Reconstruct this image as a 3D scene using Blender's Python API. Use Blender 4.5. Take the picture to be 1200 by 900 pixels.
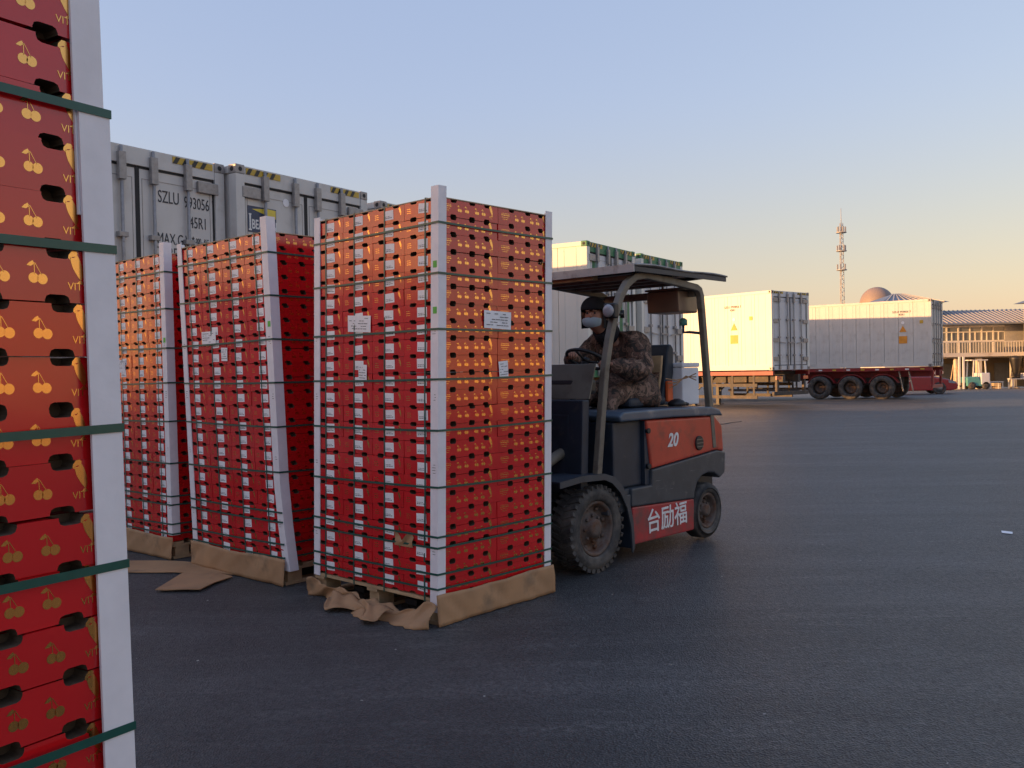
import bpy, bmesh, math, random
from mathutils import Vector, Matrix

random.seed(7)
for o in list(bpy.data.objects):
    bpy.data.objects.remove(o)
sc = bpy.context.scene
col = sc.collection
R = math.radians

# ------------------------------------------------------------------ camera
cam_d = bpy.data.cameras.new('camera')
cam = bpy.data.objects.new('camera', cam_d)
col.objects.link(cam)
cam_d.sensor_width = 36.0
cam_d.lens = 36.0 * 1056.0 / 1200.0
cam_d.clip_start = 0.05
cam_d.clip_end = 3000.0
PITCH, ROLL, CAMH = 0.0155, 0.0197, 1.5
_r = Vector((1, 0, 0)); _u = Vector((0, math.sin(PITCH), math.cos(PITCH))); _f = Vector((0, math.cos(PITCH), -math.sin(PITCH)))
_r2 = _r * math.cos(ROLL) - _u * math.sin(ROLL)
_u2 = _r * math.sin(ROLL) + _u * math.cos(ROLL)
mw = Matrix((_r2, _u2, -_f)).transposed().to_4x4()
mw.translation = Vector((0, 0, CAMH))
cam.matrix_world = mw
sc.camera = cam

# ------------------------------------------------------------------ sky and sun
SUN_EL = 4.8
SUN_TRAVEL = (0.972, 0.235)
w = bpy.data.worlds.new('World'); sc.world = w; w.use_nodes = True
nt = w.node_tree
sky = nt.nodes.new('ShaderNodeTexSky'); sky.sky_type = 'NISHITA'; sky.sun_disc = False
sky.sun_elevation = R(SUN_EL)
sky.sun_rotation = math.atan2(-SUN_TRAVEL[0], -SUN_TRAVEL[1])
sky.air_density = 1.0; sky.dust_density = 1.0; sky.ozone_density = 1.2
tint = nt.nodes.new('ShaderNodeMix'); tint.data_type = 'RGBA'; tint.blend_type = 'MULTIPLY'
tint.inputs[0].default_value = 1.0
tint.inputs[7].default_value = (1.0, 0.68, 0.35, 1)
nt.links.new(sky.outputs[0], tint.inputs[6])
haze_add = nt.nodes.new('ShaderNodeMix'); haze_add.data_type = 'RGBA'; haze_add.blend_type = 'ADD'; haze_add.inputs[0].default_value = 1.0
# veil of scattered light over the whole sky, warmer through the thick air at the horizon all round
sk_tc = nt.nodes.new('ShaderNodeTexCoord'); sk_sep = nt.nodes.new('ShaderNodeSeparateXYZ'); nt.links.new(sk_tc.outputs['Generated'], sk_sep.inputs[0])
sk_mr = nt.nodes.new('ShaderNodeMapRange'); sk_mr.interpolation_type = 'SMOOTHSTEP'; sk_mr.inputs[1].default_value = 0.0; sk_mr.inputs[2].default_value = 0.30
nt.links.new(sk_sep.outputs['Z'], sk_mr.inputs[0])
veil = nt.nodes.new('ShaderNodeMix'); veil.data_type = 'RGBA'; nt.links.new(sk_mr.outputs[0], veil.inputs[0])
veil.inputs[6].default_value = (1.22, 1.25, 1.45, 1); veil.inputs[7].default_value = (1.08, 1.52, 2.8, 1)
nt.links.new(veil.outputs[2], haze_add.inputs[7])
nt.links.new(tint.outputs[2], haze_add.inputs[6])
nt.links.new(haze_add.outputs[2], nt.nodes['Background'].inputs[0])
nt.nodes['Background'].inputs[1].default_value = 0.09
sun_d = bpy.data.lights.new('sun', 'SUN'); sun_d.energy = 3.4; sun_d.angle = R(0.5); sun_d.color = (1.0, 0.53, 0.21)
sun = bpy.data.objects.new('sun', sun_d); col.objects.link(sun)
sun.rotation_euler = Vector((SUN_TRAVEL[0], SUN_TRAVEL[1], -math.tan(R(SUN_EL)))).to_track_quat('-Z', 'Y').to_euler()
sc.view_settings.view_transform = 'Standard'
sc.view_settings.look = 'None'
sc.view_settings.gamma = 1.0
sc.view_settings.exposure = 1.3

# ------------------------------------------------------------------ helpers
def tag(o, label=None, cat=None, group=None, kind=None):
    if label: o['label'] = label
    if cat: o['category'] = cat
    if group: o['group'] = group
    if kind: o['kind'] = kind
    return o

def empty(name, mat4):
    o = bpy.data.objects.new(name, None); col.objects.link(o)
    o.matrix_world = mat4; o.empty_display_size = 0.1
    return o

def frame(x, y, z, deg):
    return Matrix.Translation((x, y, z)) @ Matrix.Rotation(R(deg), 4, 'Z')

class MB:
    def __init__(s): s.v = []; s.f = []; s.sm = []; s.mi = []
    def face(s, idx, smooth=False, mi=0): s.f.append(idx); s.sm.append(smooth); s.mi.append(mi)
    def poly(s, pts, mi=0):
        n = len(s.v); s.v += [tuple(p) for p in pts]; s.face(list(range(n, n + len(pts))), False, mi); return s
    def box(s, x0, x1, y0, y1, z0, z1, M=None, mi=0):
        n = len(s.v)
        p = [(x0,y0,z0),(x1,y0,z0),(x1,y1,z0),(x0,y1,z0),(x0,y0,z1),(x1,y0,z1),(x1,y1,z1),(x0,y1,z1)]
        if M is not None: p = [tuple(M @ Vector(q)) for q in p]
        s.v += p
        for q in ((0,3,2,1),(4,5,6,7),(0,1,5,4),(1,2,6,5),(2,3,7,6),(3,0,4,7)): s.face([n+i for i in q], False, mi)
        return s
    def bar(s, a, b, wx, wz, up=(0,0,1), mi=0):
        a, b = Vector(a), Vector(b); d = (b - a).normalized(); up = Vector(up)
        if abs(d.dot(up)) > .98: up = Vector((1,0,0))
        sd = d.cross(up).normalized(); u = sd.cross(d)
        n = len(s.v)
        for c in (a, b):
            for sx, sz in ((-1,-1),(1,-1),(1,1),(-1,1)): s.v.append(tuple(c + sd*sx*wx/2 + u*sz*wz/2))
        for q in ((3,2,1,0),(4,5,6,7),(0,1,5,4),(1,2,6,5),(2,3,7,6),(3,0,4,7)): s.face([n+i for i in q], False, mi)
        return s
    def tube(s, pts, r, n=8, caps=True, sx=1.0, mi=0):
        pts = [Vector(p) for p in pts]; rr = r if isinstance(r, (list, tuple)) else [r]*len(pts)
        base = len(s.v); prev = None
        for i, p in enumerate(pts):
            if i == 0: d = pts[1]-pts[0]
            elif i == len(pts)-1: d = pts[-1]-pts[-2]
            else: d = (pts[i+1]-p).normalized() + (p-pts[i-1]).normalized()
            d.normalize()
            if prev is None:
                up = Vector((0,0,1)) if abs(d.z) < .9 else Vector((0,1,0))
            else: up = prev
            sd = d.cross(up).normalized(); u = sd.cross(d).normalized(); prev = u
            for k in range(n):
                a = 2*math.pi*k/n
                s.v.append(tuple(p + sd*math.cos(a)*rr[i]*sx + u*math.sin(a)*rr[i]))
        for i in range(len(pts)-1):
            for k in range(n):
                k2 = (k+1) % n
                s.face([base+i*n+k, base+i*n+k2, base+(i+1)*n+k2, base+(i+1)*n+k], n > 5, mi)
        if caps:
            s.face([base+k for k in range(n)][::-1], False, mi); s.face([base+(len(pts)-1)*n+k for k in range(n)], False, mi)
        return s
    def lathe(s, prof, n=24, M=None, closed=False, mi=0, smooth=True):
        # profile (radius, height along local z); M maps to place
        base = len(s.v); M = M or Matrix()
        for r, h in prof:
            for k in range(n):
                a = 2*math.pi*k/n
                s.v.append(tuple(M @ Vector((r*math.cos(a), r*math.sin(a), h))))
        m = len(prof)
        for i in range(m if closed else m-1):
            j = (i+1) % m
            for k in range(n):
                k2 = (k+1) % n
                s.face([base+i*n+k, base+i*n+k2, base+j*n+k2, base+j*n+k], smooth, mi)
        if not closed:
            s.face([base+k for k in range(n)][::-1], False, mi); s.face([base+(m-1)*n+k for k in range(n)], False, mi)
        return s
    def prism(s, poly, lo, hi, axis='y', mi=0):
        # polygon in (x,z) extruded along y, or (y,z) along x, or (x,y) along z
        n = len(s.v); m = len(poly)
        for h in (lo, hi):
            for a, b in poly:
                s.v.append({'y': (a, h, b), 'x': (h, a, b), 'z': (a, b, h)}[axis])
        s.face(list(range(n, n+m)), False, mi); s.face(list(range(n+m, n+2*m))[::-1], False, mi)
        for i in range(m):
            j = (i+1) % m; s.face([n+i, n+m+i, n+m+j, n+j], False, mi)
        return s
    def grid(s, fn, nu, nv, smooth=True, mi=0):
        n = len(s.v)
        for i in range(nu+1):
            for j in range(nv+1): s.v.append(tuple(fn(i/nu, j/nv)))
        for i in range(nu):
            for j in range(nv):
                a = n+i*(nv+1)+j; s.face([a, a+nv+1, a+nv+2, a+1], smooth, mi)
        return s
    def xform(s, M):
        s.v = [tuple(M @ Vector(p)) for p in s.v]; return s
    def mesh(s, name, mats, bevel=0, seg=2, fix=True):
        me = bpy.data.meshes.new(name); me.from_pydata(s.v, [], s.f)
        me.polygons.foreach_set('use_smooth', s.sm); me.polygons.foreach_set('material_index', s.mi)
        if not isinstance(mats, (list, tuple)): mats = [mats]
        for m in mats: me.materials.append(MAT[m] if isinstance(m, str) else m)
        if bevel or fix:
            bm = bmesh.new(); bm.from_mesh(me)
            if fix: bmesh.ops.recalc_face_normals(bm, faces=bm.faces)
            if bevel:
                ed = [e for e in bm.edges if len(e.link_faces) == 2 and e.calc_face_angle(0) > .5]
                bmesh.ops.bevel(bm, geom=ed, offset=bevel, segments=seg, affect='EDGES', profile=.6, clamp_overlap=True)
            bm.to_mesh(me); bm.free()
        me.update(); return me
    def build(s, name, mats, parent=None, bevel=0, seg=2, fix=True, mat4=None):
        return obj(name, s.mesh(name, mats, bevel, seg, fix), parent, mat4)

def obj(name, me, parent=None, mat4=None):
    o = bpy.data.objects.new(name, me); col.objects.link(o)
    if parent is not None: o.parent = parent
    if mat4 is not None: o.matrix_basis = mat4
    return o

def copy_tree(o, mat4=None, parent=None):
    c = o.copy(); col.objects.link(c); c.parent = parent
    if mat4 is not None: c.matrix_world = mat4
    for ch in o.children: copy_tree(ch, None, c)
    return c

# ------------------------------------------------------------------ materials
MAT = {}
def pm(name, c, rough=.6, metal=0., var=.12, vs=6., bump=0., bs=40., spec=.5, rvar=0., dirt=None, ds=3., dlo=.5, dhi=.7, objrand=0., coat=0., trans=0., detail=6, scr=None):
    m = bpy.data.materials.new(name); m.use_nodes = True; t = m.node_tree; N = t.nodes; L = t.links
    b = N['Principled BSDF']
    tc = N.new('ShaderNodeTexCoord')
    no = N.new('ShaderNodeTexNoise'); no.inputs['Scale'].default_value = vs; no.inputs['Detail'].default_value = detail
    L.new(tc.outputs['Object'], no.inputs['Vector'])
    mr = N.new('ShaderNodeMapRange'); mr.inputs[1].default_value = .3; mr.inputs[2].default_value = .7
    mr.inputs[3].default_value = 1-var; mr.inputs[4].default_value = 1+var
    L.new(no.outputs['Fac'], mr.inputs[0])
    hv = N.new('ShaderNodeHueSaturation'); hv.inputs['Color'].default_value = (*c, 1)
    L.new(mr.outputs[0], hv.inputs['Value'])
    out = hv.outputs[0]
    if objrand:
        oi = N.new('ShaderNodeObjectInfo'); m2 = N.new('ShaderNodeMapRange')
        m2.inputs[3].default_value = 1-objrand; m2.inputs[4].default_value = 1+objrand
        L.new(oi.outputs['Random'], m2.inputs[0])
        h2 = N.new('ShaderNodeHueSaturation'); L.new(out, h2.inputs['Color']); L.new(m2.outputs[0], h2.inputs['Value']); out = h2.outputs[0]
    if dirt is not None:
        n2 = N.new('ShaderNodeTexNoise'); n2.inputs['Scale'].default_value = ds; n2.inputs['Detail'].default_value = 8; n2.inputs['Roughness'].default_value = .65
        L.new(tc.outputs['Object'], n2.inputs['Vector'])
        m3 = N.new('ShaderNodeMapRange'); m3.inputs[1].default_value = dlo; m3.inputs[2].default_value = dhi
        L.new(n2.outputs['Fac'], m3.inputs[0])
        mx = N.new('ShaderNodeMix'); mx.data_type = 'RGBA'
        L.new(m3.outputs[0], mx.inputs[0]); L.new(out, mx.inputs[6]); mx.inputs[7].default_value = (*dirt, 1)
        out = mx.outputs[2]
    if scr is not None:
        scol, ssc, slo, shi, sst = scr
        mp = N.new('ShaderNodeMapping'); mp.inputs['Scale'].default_value = ssc; L.new(tc.outputs['Object'], mp.inputs['Vector'])
        n5 = N.new('ShaderNodeTexNoise'); n5.inputs['Scale'].default_value = 1.0; n5.inputs['Detail'].default_value = 7; n5.inputs['Roughness'].default_value = .7
        L.new(mp.outputs[0], n5.inputs['Vector'])
        m5 = N.new('ShaderNodeMapRange'); m5.inputs[1].default_value = slo; m5.inputs[2].default_value = shi; m5.inputs[4].default_value = sst
        L.new(n5.outputs['Fac'], m5.inputs[0])
        x5 = N.new('ShaderNodeMix'); x5.data_type = 'RGBA'; L.new(m5.outputs[0], x5.inputs[0]); L.new(out, x5.inputs[6]); x5.inputs[7].default_value = (*scol, 1)
        out = x5.outputs[2]
    L.new(out, b.inputs['Base Color'])
    b.inputs['Metallic'].default_value = metal
    b.inputs['Specular IOR Level'].default_value = spec
    if rvar:
        m4 = N.new('ShaderNodeMapRange'); m4.inputs[1].default_value = .3; m4.inputs[2].default_value = .7
        m4.inputs[3].default_value = max(.02, rough-rvar); m4.inputs[4].default_value = min(1, rough+rvar)
        L.new(no.outputs['Fac'], m4.inputs[0]); L.new(m4.outputs[0], b.inputs['Roughness'])
    else: b.inputs['Roughness'].default_value = rough
    if bump:
        nb = N.new('ShaderNodeTexNoise'); nb.inputs['Scale'].default_value = bs; nb.inputs['Detail'].default_value = 4
        L.new(tc.outputs['Object'], nb.inputs['Vector'])
        bp = N.new('ShaderNodeBump'); bp.inputs['Strength'].default_value = bump; bp.inputs['Distance'].default_value = .01
        L.new(nb.outputs['Fac'], bp.inputs['Height']); L.new(bp.outputs[0], b.inputs['Normal'])
    if coat:
        b.inputs['Coat Weight'].default_value = coat; b.inputs['Coat Roughness'].default_value = .15
    if trans:
        b.inputs['Transmission Weight'].default_value = trans
    MAT[name] = m
    return m

pm('carton_red', (.60, .010, .013), .16, var=.06, vs=5, bump=.035, bs=7, spec=.75, objrand=.07)
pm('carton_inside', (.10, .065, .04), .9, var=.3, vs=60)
pm('gold', (.80, .42, .13), .24, metal=1., var=.05)
pm('sticker', (.88, .87, .88), .5, var=.04, vs=120, detail=2)
pm('paper', (.88, .87, .88), .6, var=.05, vs=60)
pm('ink', (.03, .03, .04), .6)
pm('post_white', (.84, .80, .82), .55, var=.05, vs=14, bump=.1, bs=30)
pm('strap_green', (.012, .085, .065), .33, var=.1, vs=30)
pm('sticker_green', (.10, .48, .06), .5)
pm('kraft', (.42, .235, .115), .75, var=.14, vs=5, bump=.25, bs=10, rvar=.1, dirt=(.22,.14,.08), ds=4, dlo=.55, dhi=.75)
pm('kraft_sheet', (.50, .36, .22), .8, var=.1, vs=8)
pm('wood', (.46, .31, .17), .8, var=.25, vs=9, bump=.3, bs=60)
pm('fork_orange', (.50, .055, .03), .42, var=.1, vs=5, dirt=(.18,.05,.035), ds=6, dlo=.5, dhi=.78, scr=((.55,.35,.28), (5, 5, 70), .66, .74, .5))
pm('fork_red', (.42, .03, .035), .5, var=.12, vs=6, dirt=(.14,.06,.055), ds=7, dlo=.46, dhi=.72, scr=((.35,.25,.22), (6, 6, 60), .64, .74, .5))
pm('fork_dark', (.045, .053, .064), .5, var=.2, vs=7, dirt=(.13,.125,.12), ds=14, dlo=.58, dhi=.78, scr=((.32,.32,.32), (3.5, 3.5, 90), .64, .70, .6))
pm('fork_navy', (.018, .028, .045), .5, var=.25, vs=6, dirt=(.07,.065,.06), ds=9, dlo=.58, dhi=.8)
pm('fork_hood', (.07, .10, .14), .42, var=.15, vs=6, dirt=(.3,.28,.25), ds=6, dlo=.55, dhi=.8)
pm('fork_grey', (.16, .14, .11), .55, var=.18, vs=8, dirt=(.09,.07,.05), ds=10, dlo=.52, dhi=.7)
pm('roof_sheet', (.34, .34, .34), .45, var=.12, vs=5, dirt=(.12,.11,.1), ds=6)
pm('olive_plate', (.13, .125, .10), .35, var=.2, vs=4, dirt=(.08,.07,.05), ds=5)
pm('rubber', (.045, .042, .04), .85, var=.25, vs=12, dirt=(.15,.13,.11), ds=7, dlo=.42, dhi=.72, bump=.3, bs=40)
pm('rim', (.13, .10, .085), .7, metal=.2, var=.3, vs=14, dirt=(.11,.045,.02), ds=12, dlo=.45, dhi=.65)
pm('steel', (.30, .29, .28), .45, metal=.8, var=.15)
pm('black', (.012, .012, .014), .5)
pm('seat_navy', (.02, .03, .045), .6, var=.1)
pm('white_mark', (.75, .74, .72), .6, var=.15, vs=30)
pm('foam_white', (.78, .78, .80), .8, var=.04, bump=.15, bs=80)
pm('bin_brown', (.20, .13, .09), .3, var=.15, vs=6)
pm('lamp_glass', (.36, .36, .38), .10, var=.05, spec=.8)
pm('skin', (.42, .20, .13), .55, var=.08)
pm('mask_blue', (.36, .45, .50), .8, var=.04)
pm('knit_black', (.012, .012, .016), .9, bump=.5, bs=200)
pm('trousers', (.02, .022, .028), .85, var=.2)
pm('hivis', (.7, .12, .03), .6)
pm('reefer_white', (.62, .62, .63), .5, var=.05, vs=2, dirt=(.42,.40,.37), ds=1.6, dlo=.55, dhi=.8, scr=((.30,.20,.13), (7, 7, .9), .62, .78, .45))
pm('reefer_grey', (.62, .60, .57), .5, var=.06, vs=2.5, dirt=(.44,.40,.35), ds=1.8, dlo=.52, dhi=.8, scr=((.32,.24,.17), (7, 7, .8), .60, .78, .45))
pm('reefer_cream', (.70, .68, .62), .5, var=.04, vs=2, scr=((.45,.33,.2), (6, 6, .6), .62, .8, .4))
pm('bar_grey', (.32, .30, .29), .5, metal=.3, var=.15, vs=20, dirt=(.16,.09,.05), ds=9, dlo=.6, dhi=.75)
pm('gasket', (.018, .018, .02), .7)
pm('container_green', (.03, .17, .075), .5, var=.12)
pm('hazard_yellow', (.55, .36, .04), .5, var=.1)
pm('hazard_black', (.02, .02, .022), .5)
pm('sign_navy', (.02, .04, .10), .4)
pm('sign_yellow', (.75, .58, .06), .4)
pm('marker_orange', (.75, .30, .03), .5)
pm('trailer_red', (.28, .02, .022), .5, var=.15, vs=4, dirt=(.10,.045,.04), ds=4)
pm('trailer_dark', (.045, .04, .038), .65, var=.2, dirt=(.12,.08,.05), ds=5)
pm('trailer_brown', (.20, .115, .05), .6, var=.2, vs=5)
pm('car_red', (.40, .012, .02), .22, var=.03, coat=.8)
pm('car_glass', (.35, .38, .42), .08, spec=.9)
pm('teal', (.10, .32, .30), .5)
pm('concrete', (.42, .38, .32), .8, var=.12, vs=2, dirt=(.30,.26,.21), ds=1.2)
pm('wall_cream', (.56, .52, .46), .8, var=.08, vs=1.5, dirt=(.45,.37,.28), ds=.9)
pm('wall_ochre', (.58, .43, .25), .8, var=.12, vs=1.)
pm('roof_metal', (.16, .19, .24), .45, metal=.2, var=.1, vs=2)
pm('window_frame', (.72, .68, .60), .5)
pm('window_glass', (.16, .17, .17), .1, var=.2, vs=.8, spec=.8)
pm('mast_paint', (.36, .36, .36), .5)
pm('dome_tan', (.27, .21, .18), .6, var=.06, vs=.6)
pm('shutter', (.46, .44, .40), .6, var=.1)
pm('stone_chip', (.45, .44, .42), .9)

def camo_material():
    m = bpy.data.materials.new('camo'); m.use_nodes = True; t = m.node_tree; N = t.nodes; L = t.links
    b = N['Principled BSDF']; tc = N.new('ShaderNodeTexCoord')
    a = N.new('ShaderNodeTexNoise'); a.inputs['Scale'].default_value = 12; a.inputs['Detail'].default_value = 4; a.inputs['Distortion'].default_value = 1.2
    L.new(tc.outputs['Object'], a.inputs['Vector'])
    r = N.new('ShaderNodeValToRGB'); r.color_ramp.interpolation = 'CONSTANT'
    e = r.color_ramp.elements
    e[0].position = 0; e[0].color = (.030, .022, .016, 1)
    e[1].position = .42; e[1].color = (.130, .070, .048, 1)
    for p, c in ((.50, (.06, .042, .028, 1)), (.545, (.25, .150, .105, 1)), (.63, (.10, .066, .046, 1))):
        q = e.new(p); q.color = c
    L.new(a.outputs['Fac'], r.inputs[0]); L.new(r.outputs[0], b.inputs['Base Color'])
    b.inputs['Roughness'].default_value = .8
    n = N.new('ShaderNodeTexNoise'); n.inputs['Scale'].default_value = 14; n.inputs['Detail'].default_value = 3
    L.new(tc.outputs['Object'], n.inputs['Vector'])
    bp = N.new('ShaderNodeBump'); bp.inputs['Strength'].default_value = .9; bp.inputs['Distance'].default_value = .03
    L.new(n.outputs['Fac'], bp.inputs['Height']); L.new(bp.outputs[0], b.inputs['Normal'])
    MAT['camo'] = m
camo_material()

def asphalt_material():
    m = bpy.data.materials.new('asphalt'); m.use_nodes = True; t = m.node_tree; N = t.nodes; L = t.links
    b = N['Principled BSDF']; tc = N.new('ShaderNodeTexCoord')
    def noise(s, d=6, ro=.6, vec=None, dist=0):
        n = N.new('ShaderNodeTexNoise'); n.inputs['Scale'].default_value = s; n.inputs['Detail'].default_value = d
        n.inputs['Roughness'].default_value = ro; n.inputs['Distortion'].default_value = dist
        L.new(vec or tc.outputs['Object'], n.inputs['Vector']); return n.outputs['Fac']
    def rng(x, a, b_, c, d):
        r = N.new('ShaderNodeMapRange'); r.inputs[1].default_value = a; r.inputs[2].default_value = b_
        r.inputs[3].default_value = c; r.inputs[4].default_value = d; L.new(x, r.inputs[0]); return r.outputs[0]
    def mth(op, x, y):
        q = N.new('ShaderNodeMath'); q.operation = op
        for i, v in enumerate((x, y)):
            if isinstance(v, (int, float)): q.inputs[i].default_value = v
            else: L.new(v, q.inputs[i])
        return q.outputs[0]
    big = rng(noise(.35, 5), .3, .7, .78, 1.22)
    mid = rng(noise(3.5, 6), .3, .7, .86, 1.16)
    # tyre tracks: long soft streaks
    mp = N.new('ShaderNodeMapping'); mp.inputs['Rotation'].default_value = (0, 0, R(-38)); mp.inputs['Scale'].default_value = (.12, 1.3, 1)
    L.new(tc.outputs['Object'], mp.inputs['Vector'])
    trk = rng(noise(1.0, 5, .55, mp.outputs[0], .4), .35, .7, .72, 1.2)
    vor = N.new('ShaderNodeTexVoronoi'); vor.inputs['Scale'].default_value = 110
    L.new(tc.outputs['Object'], vor.inputs['Vector'])
    sep = N.new('ShaderNodeSeparateColor'); L.new(vor.outputs['Color'], sep.inputs[0])
    grain = rng(sep.outputs[0], 0, 1, .5, 1.55)
    v = mth('MULTIPLY', mth('MULTIPLY', big, mid), mth('MULTIPLY', trk, grain))
    base = N.new('ShaderNodeMix'); base.data_type = 'RGBA'; base.blend_type = 'MULTIPLY'; base.inputs[0].default_value = 1
    base.inputs[6].default_value = (.052, .054, .055, 1)
    cmb = N.new('ShaderNodeCombineColor')
    for i in range(3): L.new(v, cmb.inputs[i])
    L.new(cmb.outputs[0], base.inputs[7])
    # pale dusty scuffs with their own shapes
    mp2 = N.new('ShaderNodeMapping'); mp2.inputs['Rotation'].default_value = (0, 0, R(12)); mp2.inputs['Scale'].default_value = (.5, 4.2, 1)
    L.new(tc.outputs['Object'], mp2.inputs['Vector'])
    sc1 = rng(noise(1.3, 9, .72, mp2.outputs[0], .8), .50, .70, 0, .7)
    sc2 = rng(noise(26, 6, .7), .45, .7, 0, 1)
    dust = mth('MULTIPLY', sc1, sc2)
    fleck = rng(noise(60, 2, .5), .74, .77, 0, .45)
    dust = mth('MAXIMUM', dust, fleck)
    # hairline cracks
    vc = N.new('ShaderNodeTexVoronoi'); vc.feature = 'DISTANCE_TO_EDGE'; vc.inputs['Scale'].default_value = .55
    wn = N.new('ShaderNodeTexNoise'); wn.inputs['Scale'].default_value = 1.7; wn.inputs['Detail'].default_value = 8
    L.new(tc.outputs['Object'], wn.inputs['Vector'])
    va = N.new('ShaderNodeVectorMath'); va.operation = 'ADD'; L.new(tc.outputs['Object'], va.inputs[0]); L.new(wn.outputs['Color'], va.inputs[1])
    L.new(va.outputs[0], vc.inputs['Vector'])
    crack = mth('MULTIPLY', rng(vc.outputs['Distance'], .002, .006, 1, 0), rng(noise(.5, 4), .52, .62, 0, .6))
    mx = N.new('ShaderNodeMix'); mx.data_type = 'RGBA'; L.new(dust, mx.inputs[0]); L.new(base.outputs[2], mx.inputs[6]); mx.inputs[7].default_value = (.26, .25, .24, 1)
    mc = N.new('ShaderNodeMix'); mc.data_type = 'RGBA'; L.new(crack, mc.inputs[0]); L.new(mx.outputs[2], mc.inputs[6]); mc.inputs[7].default_value = (.012, .012, .013, 1)
    L.new(mc.outputs[2], b.inputs['Base Color'])
    L.new(rng(noise(30, 4), .3, .7, .42, .60), b.inputs['Roughness'])
    b.inputs['Diffuse Roughness'].default_value = 1.0
    bp = N.new('ShaderNodeBump'); bp.inputs['Strength'].default_value = .85; bp.inputs['Distance'].default_value = .007
    L.new(vor.outputs['Distance'], bp.inputs['Height'])
    L.new(bp.outputs[0], b.inputs['Normal'])
    MAT['asphalt'] = m
asphalt_material()

# ------------------------------------------------------------------ text meshes
def text_mesh(body, size, mat, extrude=.0015, bold=0., shear=0., align='CENTER'):
    c = bpy.data.curves.new('lettering', 'FONT'); c.body = body; c.size = size; c.extrude = extrude; c.offset = bold; c.shear = shear
    c.align_x = align; c.align_y = 'CENTER'; c.resolution_u = 4
    o = bpy.data.objects.new('lettering', c); col.objects.link(o)
    dg = bpy.context.evaluated_depsgraph_get(); dg.update()
    me = bpy.data.meshes.new_from_object(o.evaluated_get(dg), depsgraph=dg)
    bpy.data.objects.remove(o); bpy.data.curves.remove(c)
    me.materials.clear(); me.materials.append(MAT[mat]); return me

def basis(r, u, n, p):
    m = Matrix((Vector(r), Vector(u), Vector(n))).transposed().to_4x4(); m.translation = Vector(p); return m

TXT = {
 'twenty': text_mesh('20', .15, 'white_mark', bold=.004, shear=.25),
 'hanzi': text_mesh('台励福', .20, 'white_mark', bold=.002),
 'szlu': text_mesh('SZLU', .21, 'ink'),
 'num': text_mesh('993056 7', .20, 'ink'),
 'r45': text_mesh('45R1', .20, 'ink'),
 'max': text_mesh('MAX.G.W.', .19, 'ink', align='LEFT'),
 'tare': text_mesh('TARE', .19, 'ink', align='LEFT'),
 'net': text_mesh('NET', .19, 'ink', align='LEFT'),
 'kg': text_mesh('35.000   KG\n77.160   LBS\n 4.820   KG', .085, 'ink', align='LEFT'),
 'beacon': text_mesh('BEACON', .17, 'white_mark', bold=.004),
 'vit': text_mesh('VIT', .0205, 'gold', extrude=.0003, align='LEFT'),
 'side_code': text_mesh('SZLU 993056 7\n45R1', .12, 'ink'),
}

# ------------------------------------------------------------------ ground
def gz(y):
    return 0. if y < 22 else -.0003*(min(y, 80)-22)**2

g = MB()
xs = [-400,-150,-80,-50,-30,-20,-15,-10,-5,0,5,10,15,20,25,30,40,60,90,150,300,700]
ys = [-200,-100,-60,-40,-20,-10,-5,0,5,10,15,20,22,26,30,34,38,42,46,50,55,60,65,70,75,80,100,150,300,700,1600]
for x in xs:
    for y in ys: g.v.append((x, y, gz(y)))
n = len(ys)
for i in range(len(xs)-1):
    for j in range(n-1): g.face([i*n+j, (i+1)*n+j, (i+1)*n+j+1, i*n+j+1], True)
tag(g.build('ground', 'asphalt', fix=False), kind='structure')

# ------------------------------------------------------------------ warehouse added out of view to throw the long shade
def shade_caster():
    # wall line square to the sunlight, from (-34,4) towards the south
    ang = math.degrees(math.atan2(SUN_TRAVEL[1], SUN_TRAVEL[0]))
    root = empty('added_shade_block', frame(-33.0, 13.0, 0, ang))
    W, H, D = 70., 5.0, 16.
    m = MB().box(-D, 0, -W, 0, 0, H); m.build('wall', 'wall_cream', root)
    MB().prism([(-D-.6, H), (.6, H), (.6, H+.25), (-D/2, H+.5), (-D-.6, H+.25)], -W-.5, .05, 'y').build('roof', 'roof_metal', root)
    for k in range(9):
        MB().box(.004, .06, -W+3+k*6.6, -W+7+k*6.6, 0, 3.6).build('shutter_door', 'shutter', root)
    tag(root, 'unseen long cream block added to shade the yard, with shutter doors', 'shade_caster')
shade_caster()

def reflection_hall():  # unseen hall, added so its sunlit wall mirrors in the glossy cartons
    root = empty('reflection_hall', frame(54., -25., gz(20), 0))
    L, H, D = 80., 3.4, 14.
    MB().box(0, D, 0, L, 0, H).build('wall', 'wall_cream', root)
    MB().prism([(-1.2, H), (D+1, H), (D+1, H+.2), (D/2, H+.5), (-1.2, H+.2)], -.6, L+.6, 'y').build('roof', 'roof_metal', root)
    for k in range(12):
        MB().box(-.06, -.004, 2+k*6.5, 6+k*6.5, 0, 2.8).build('shutter_door', 'shutter', root)
        MB().box(-1.1, -.85, 1+k*6.5, 1.25+k*6.5, 0, H).build('column', 'wall_cream', root)
    tag(root, 'unseen cream hall added for its sunlit reflection in the cartons, with shutter doors', 'market hall')
reflection_hall()

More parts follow.
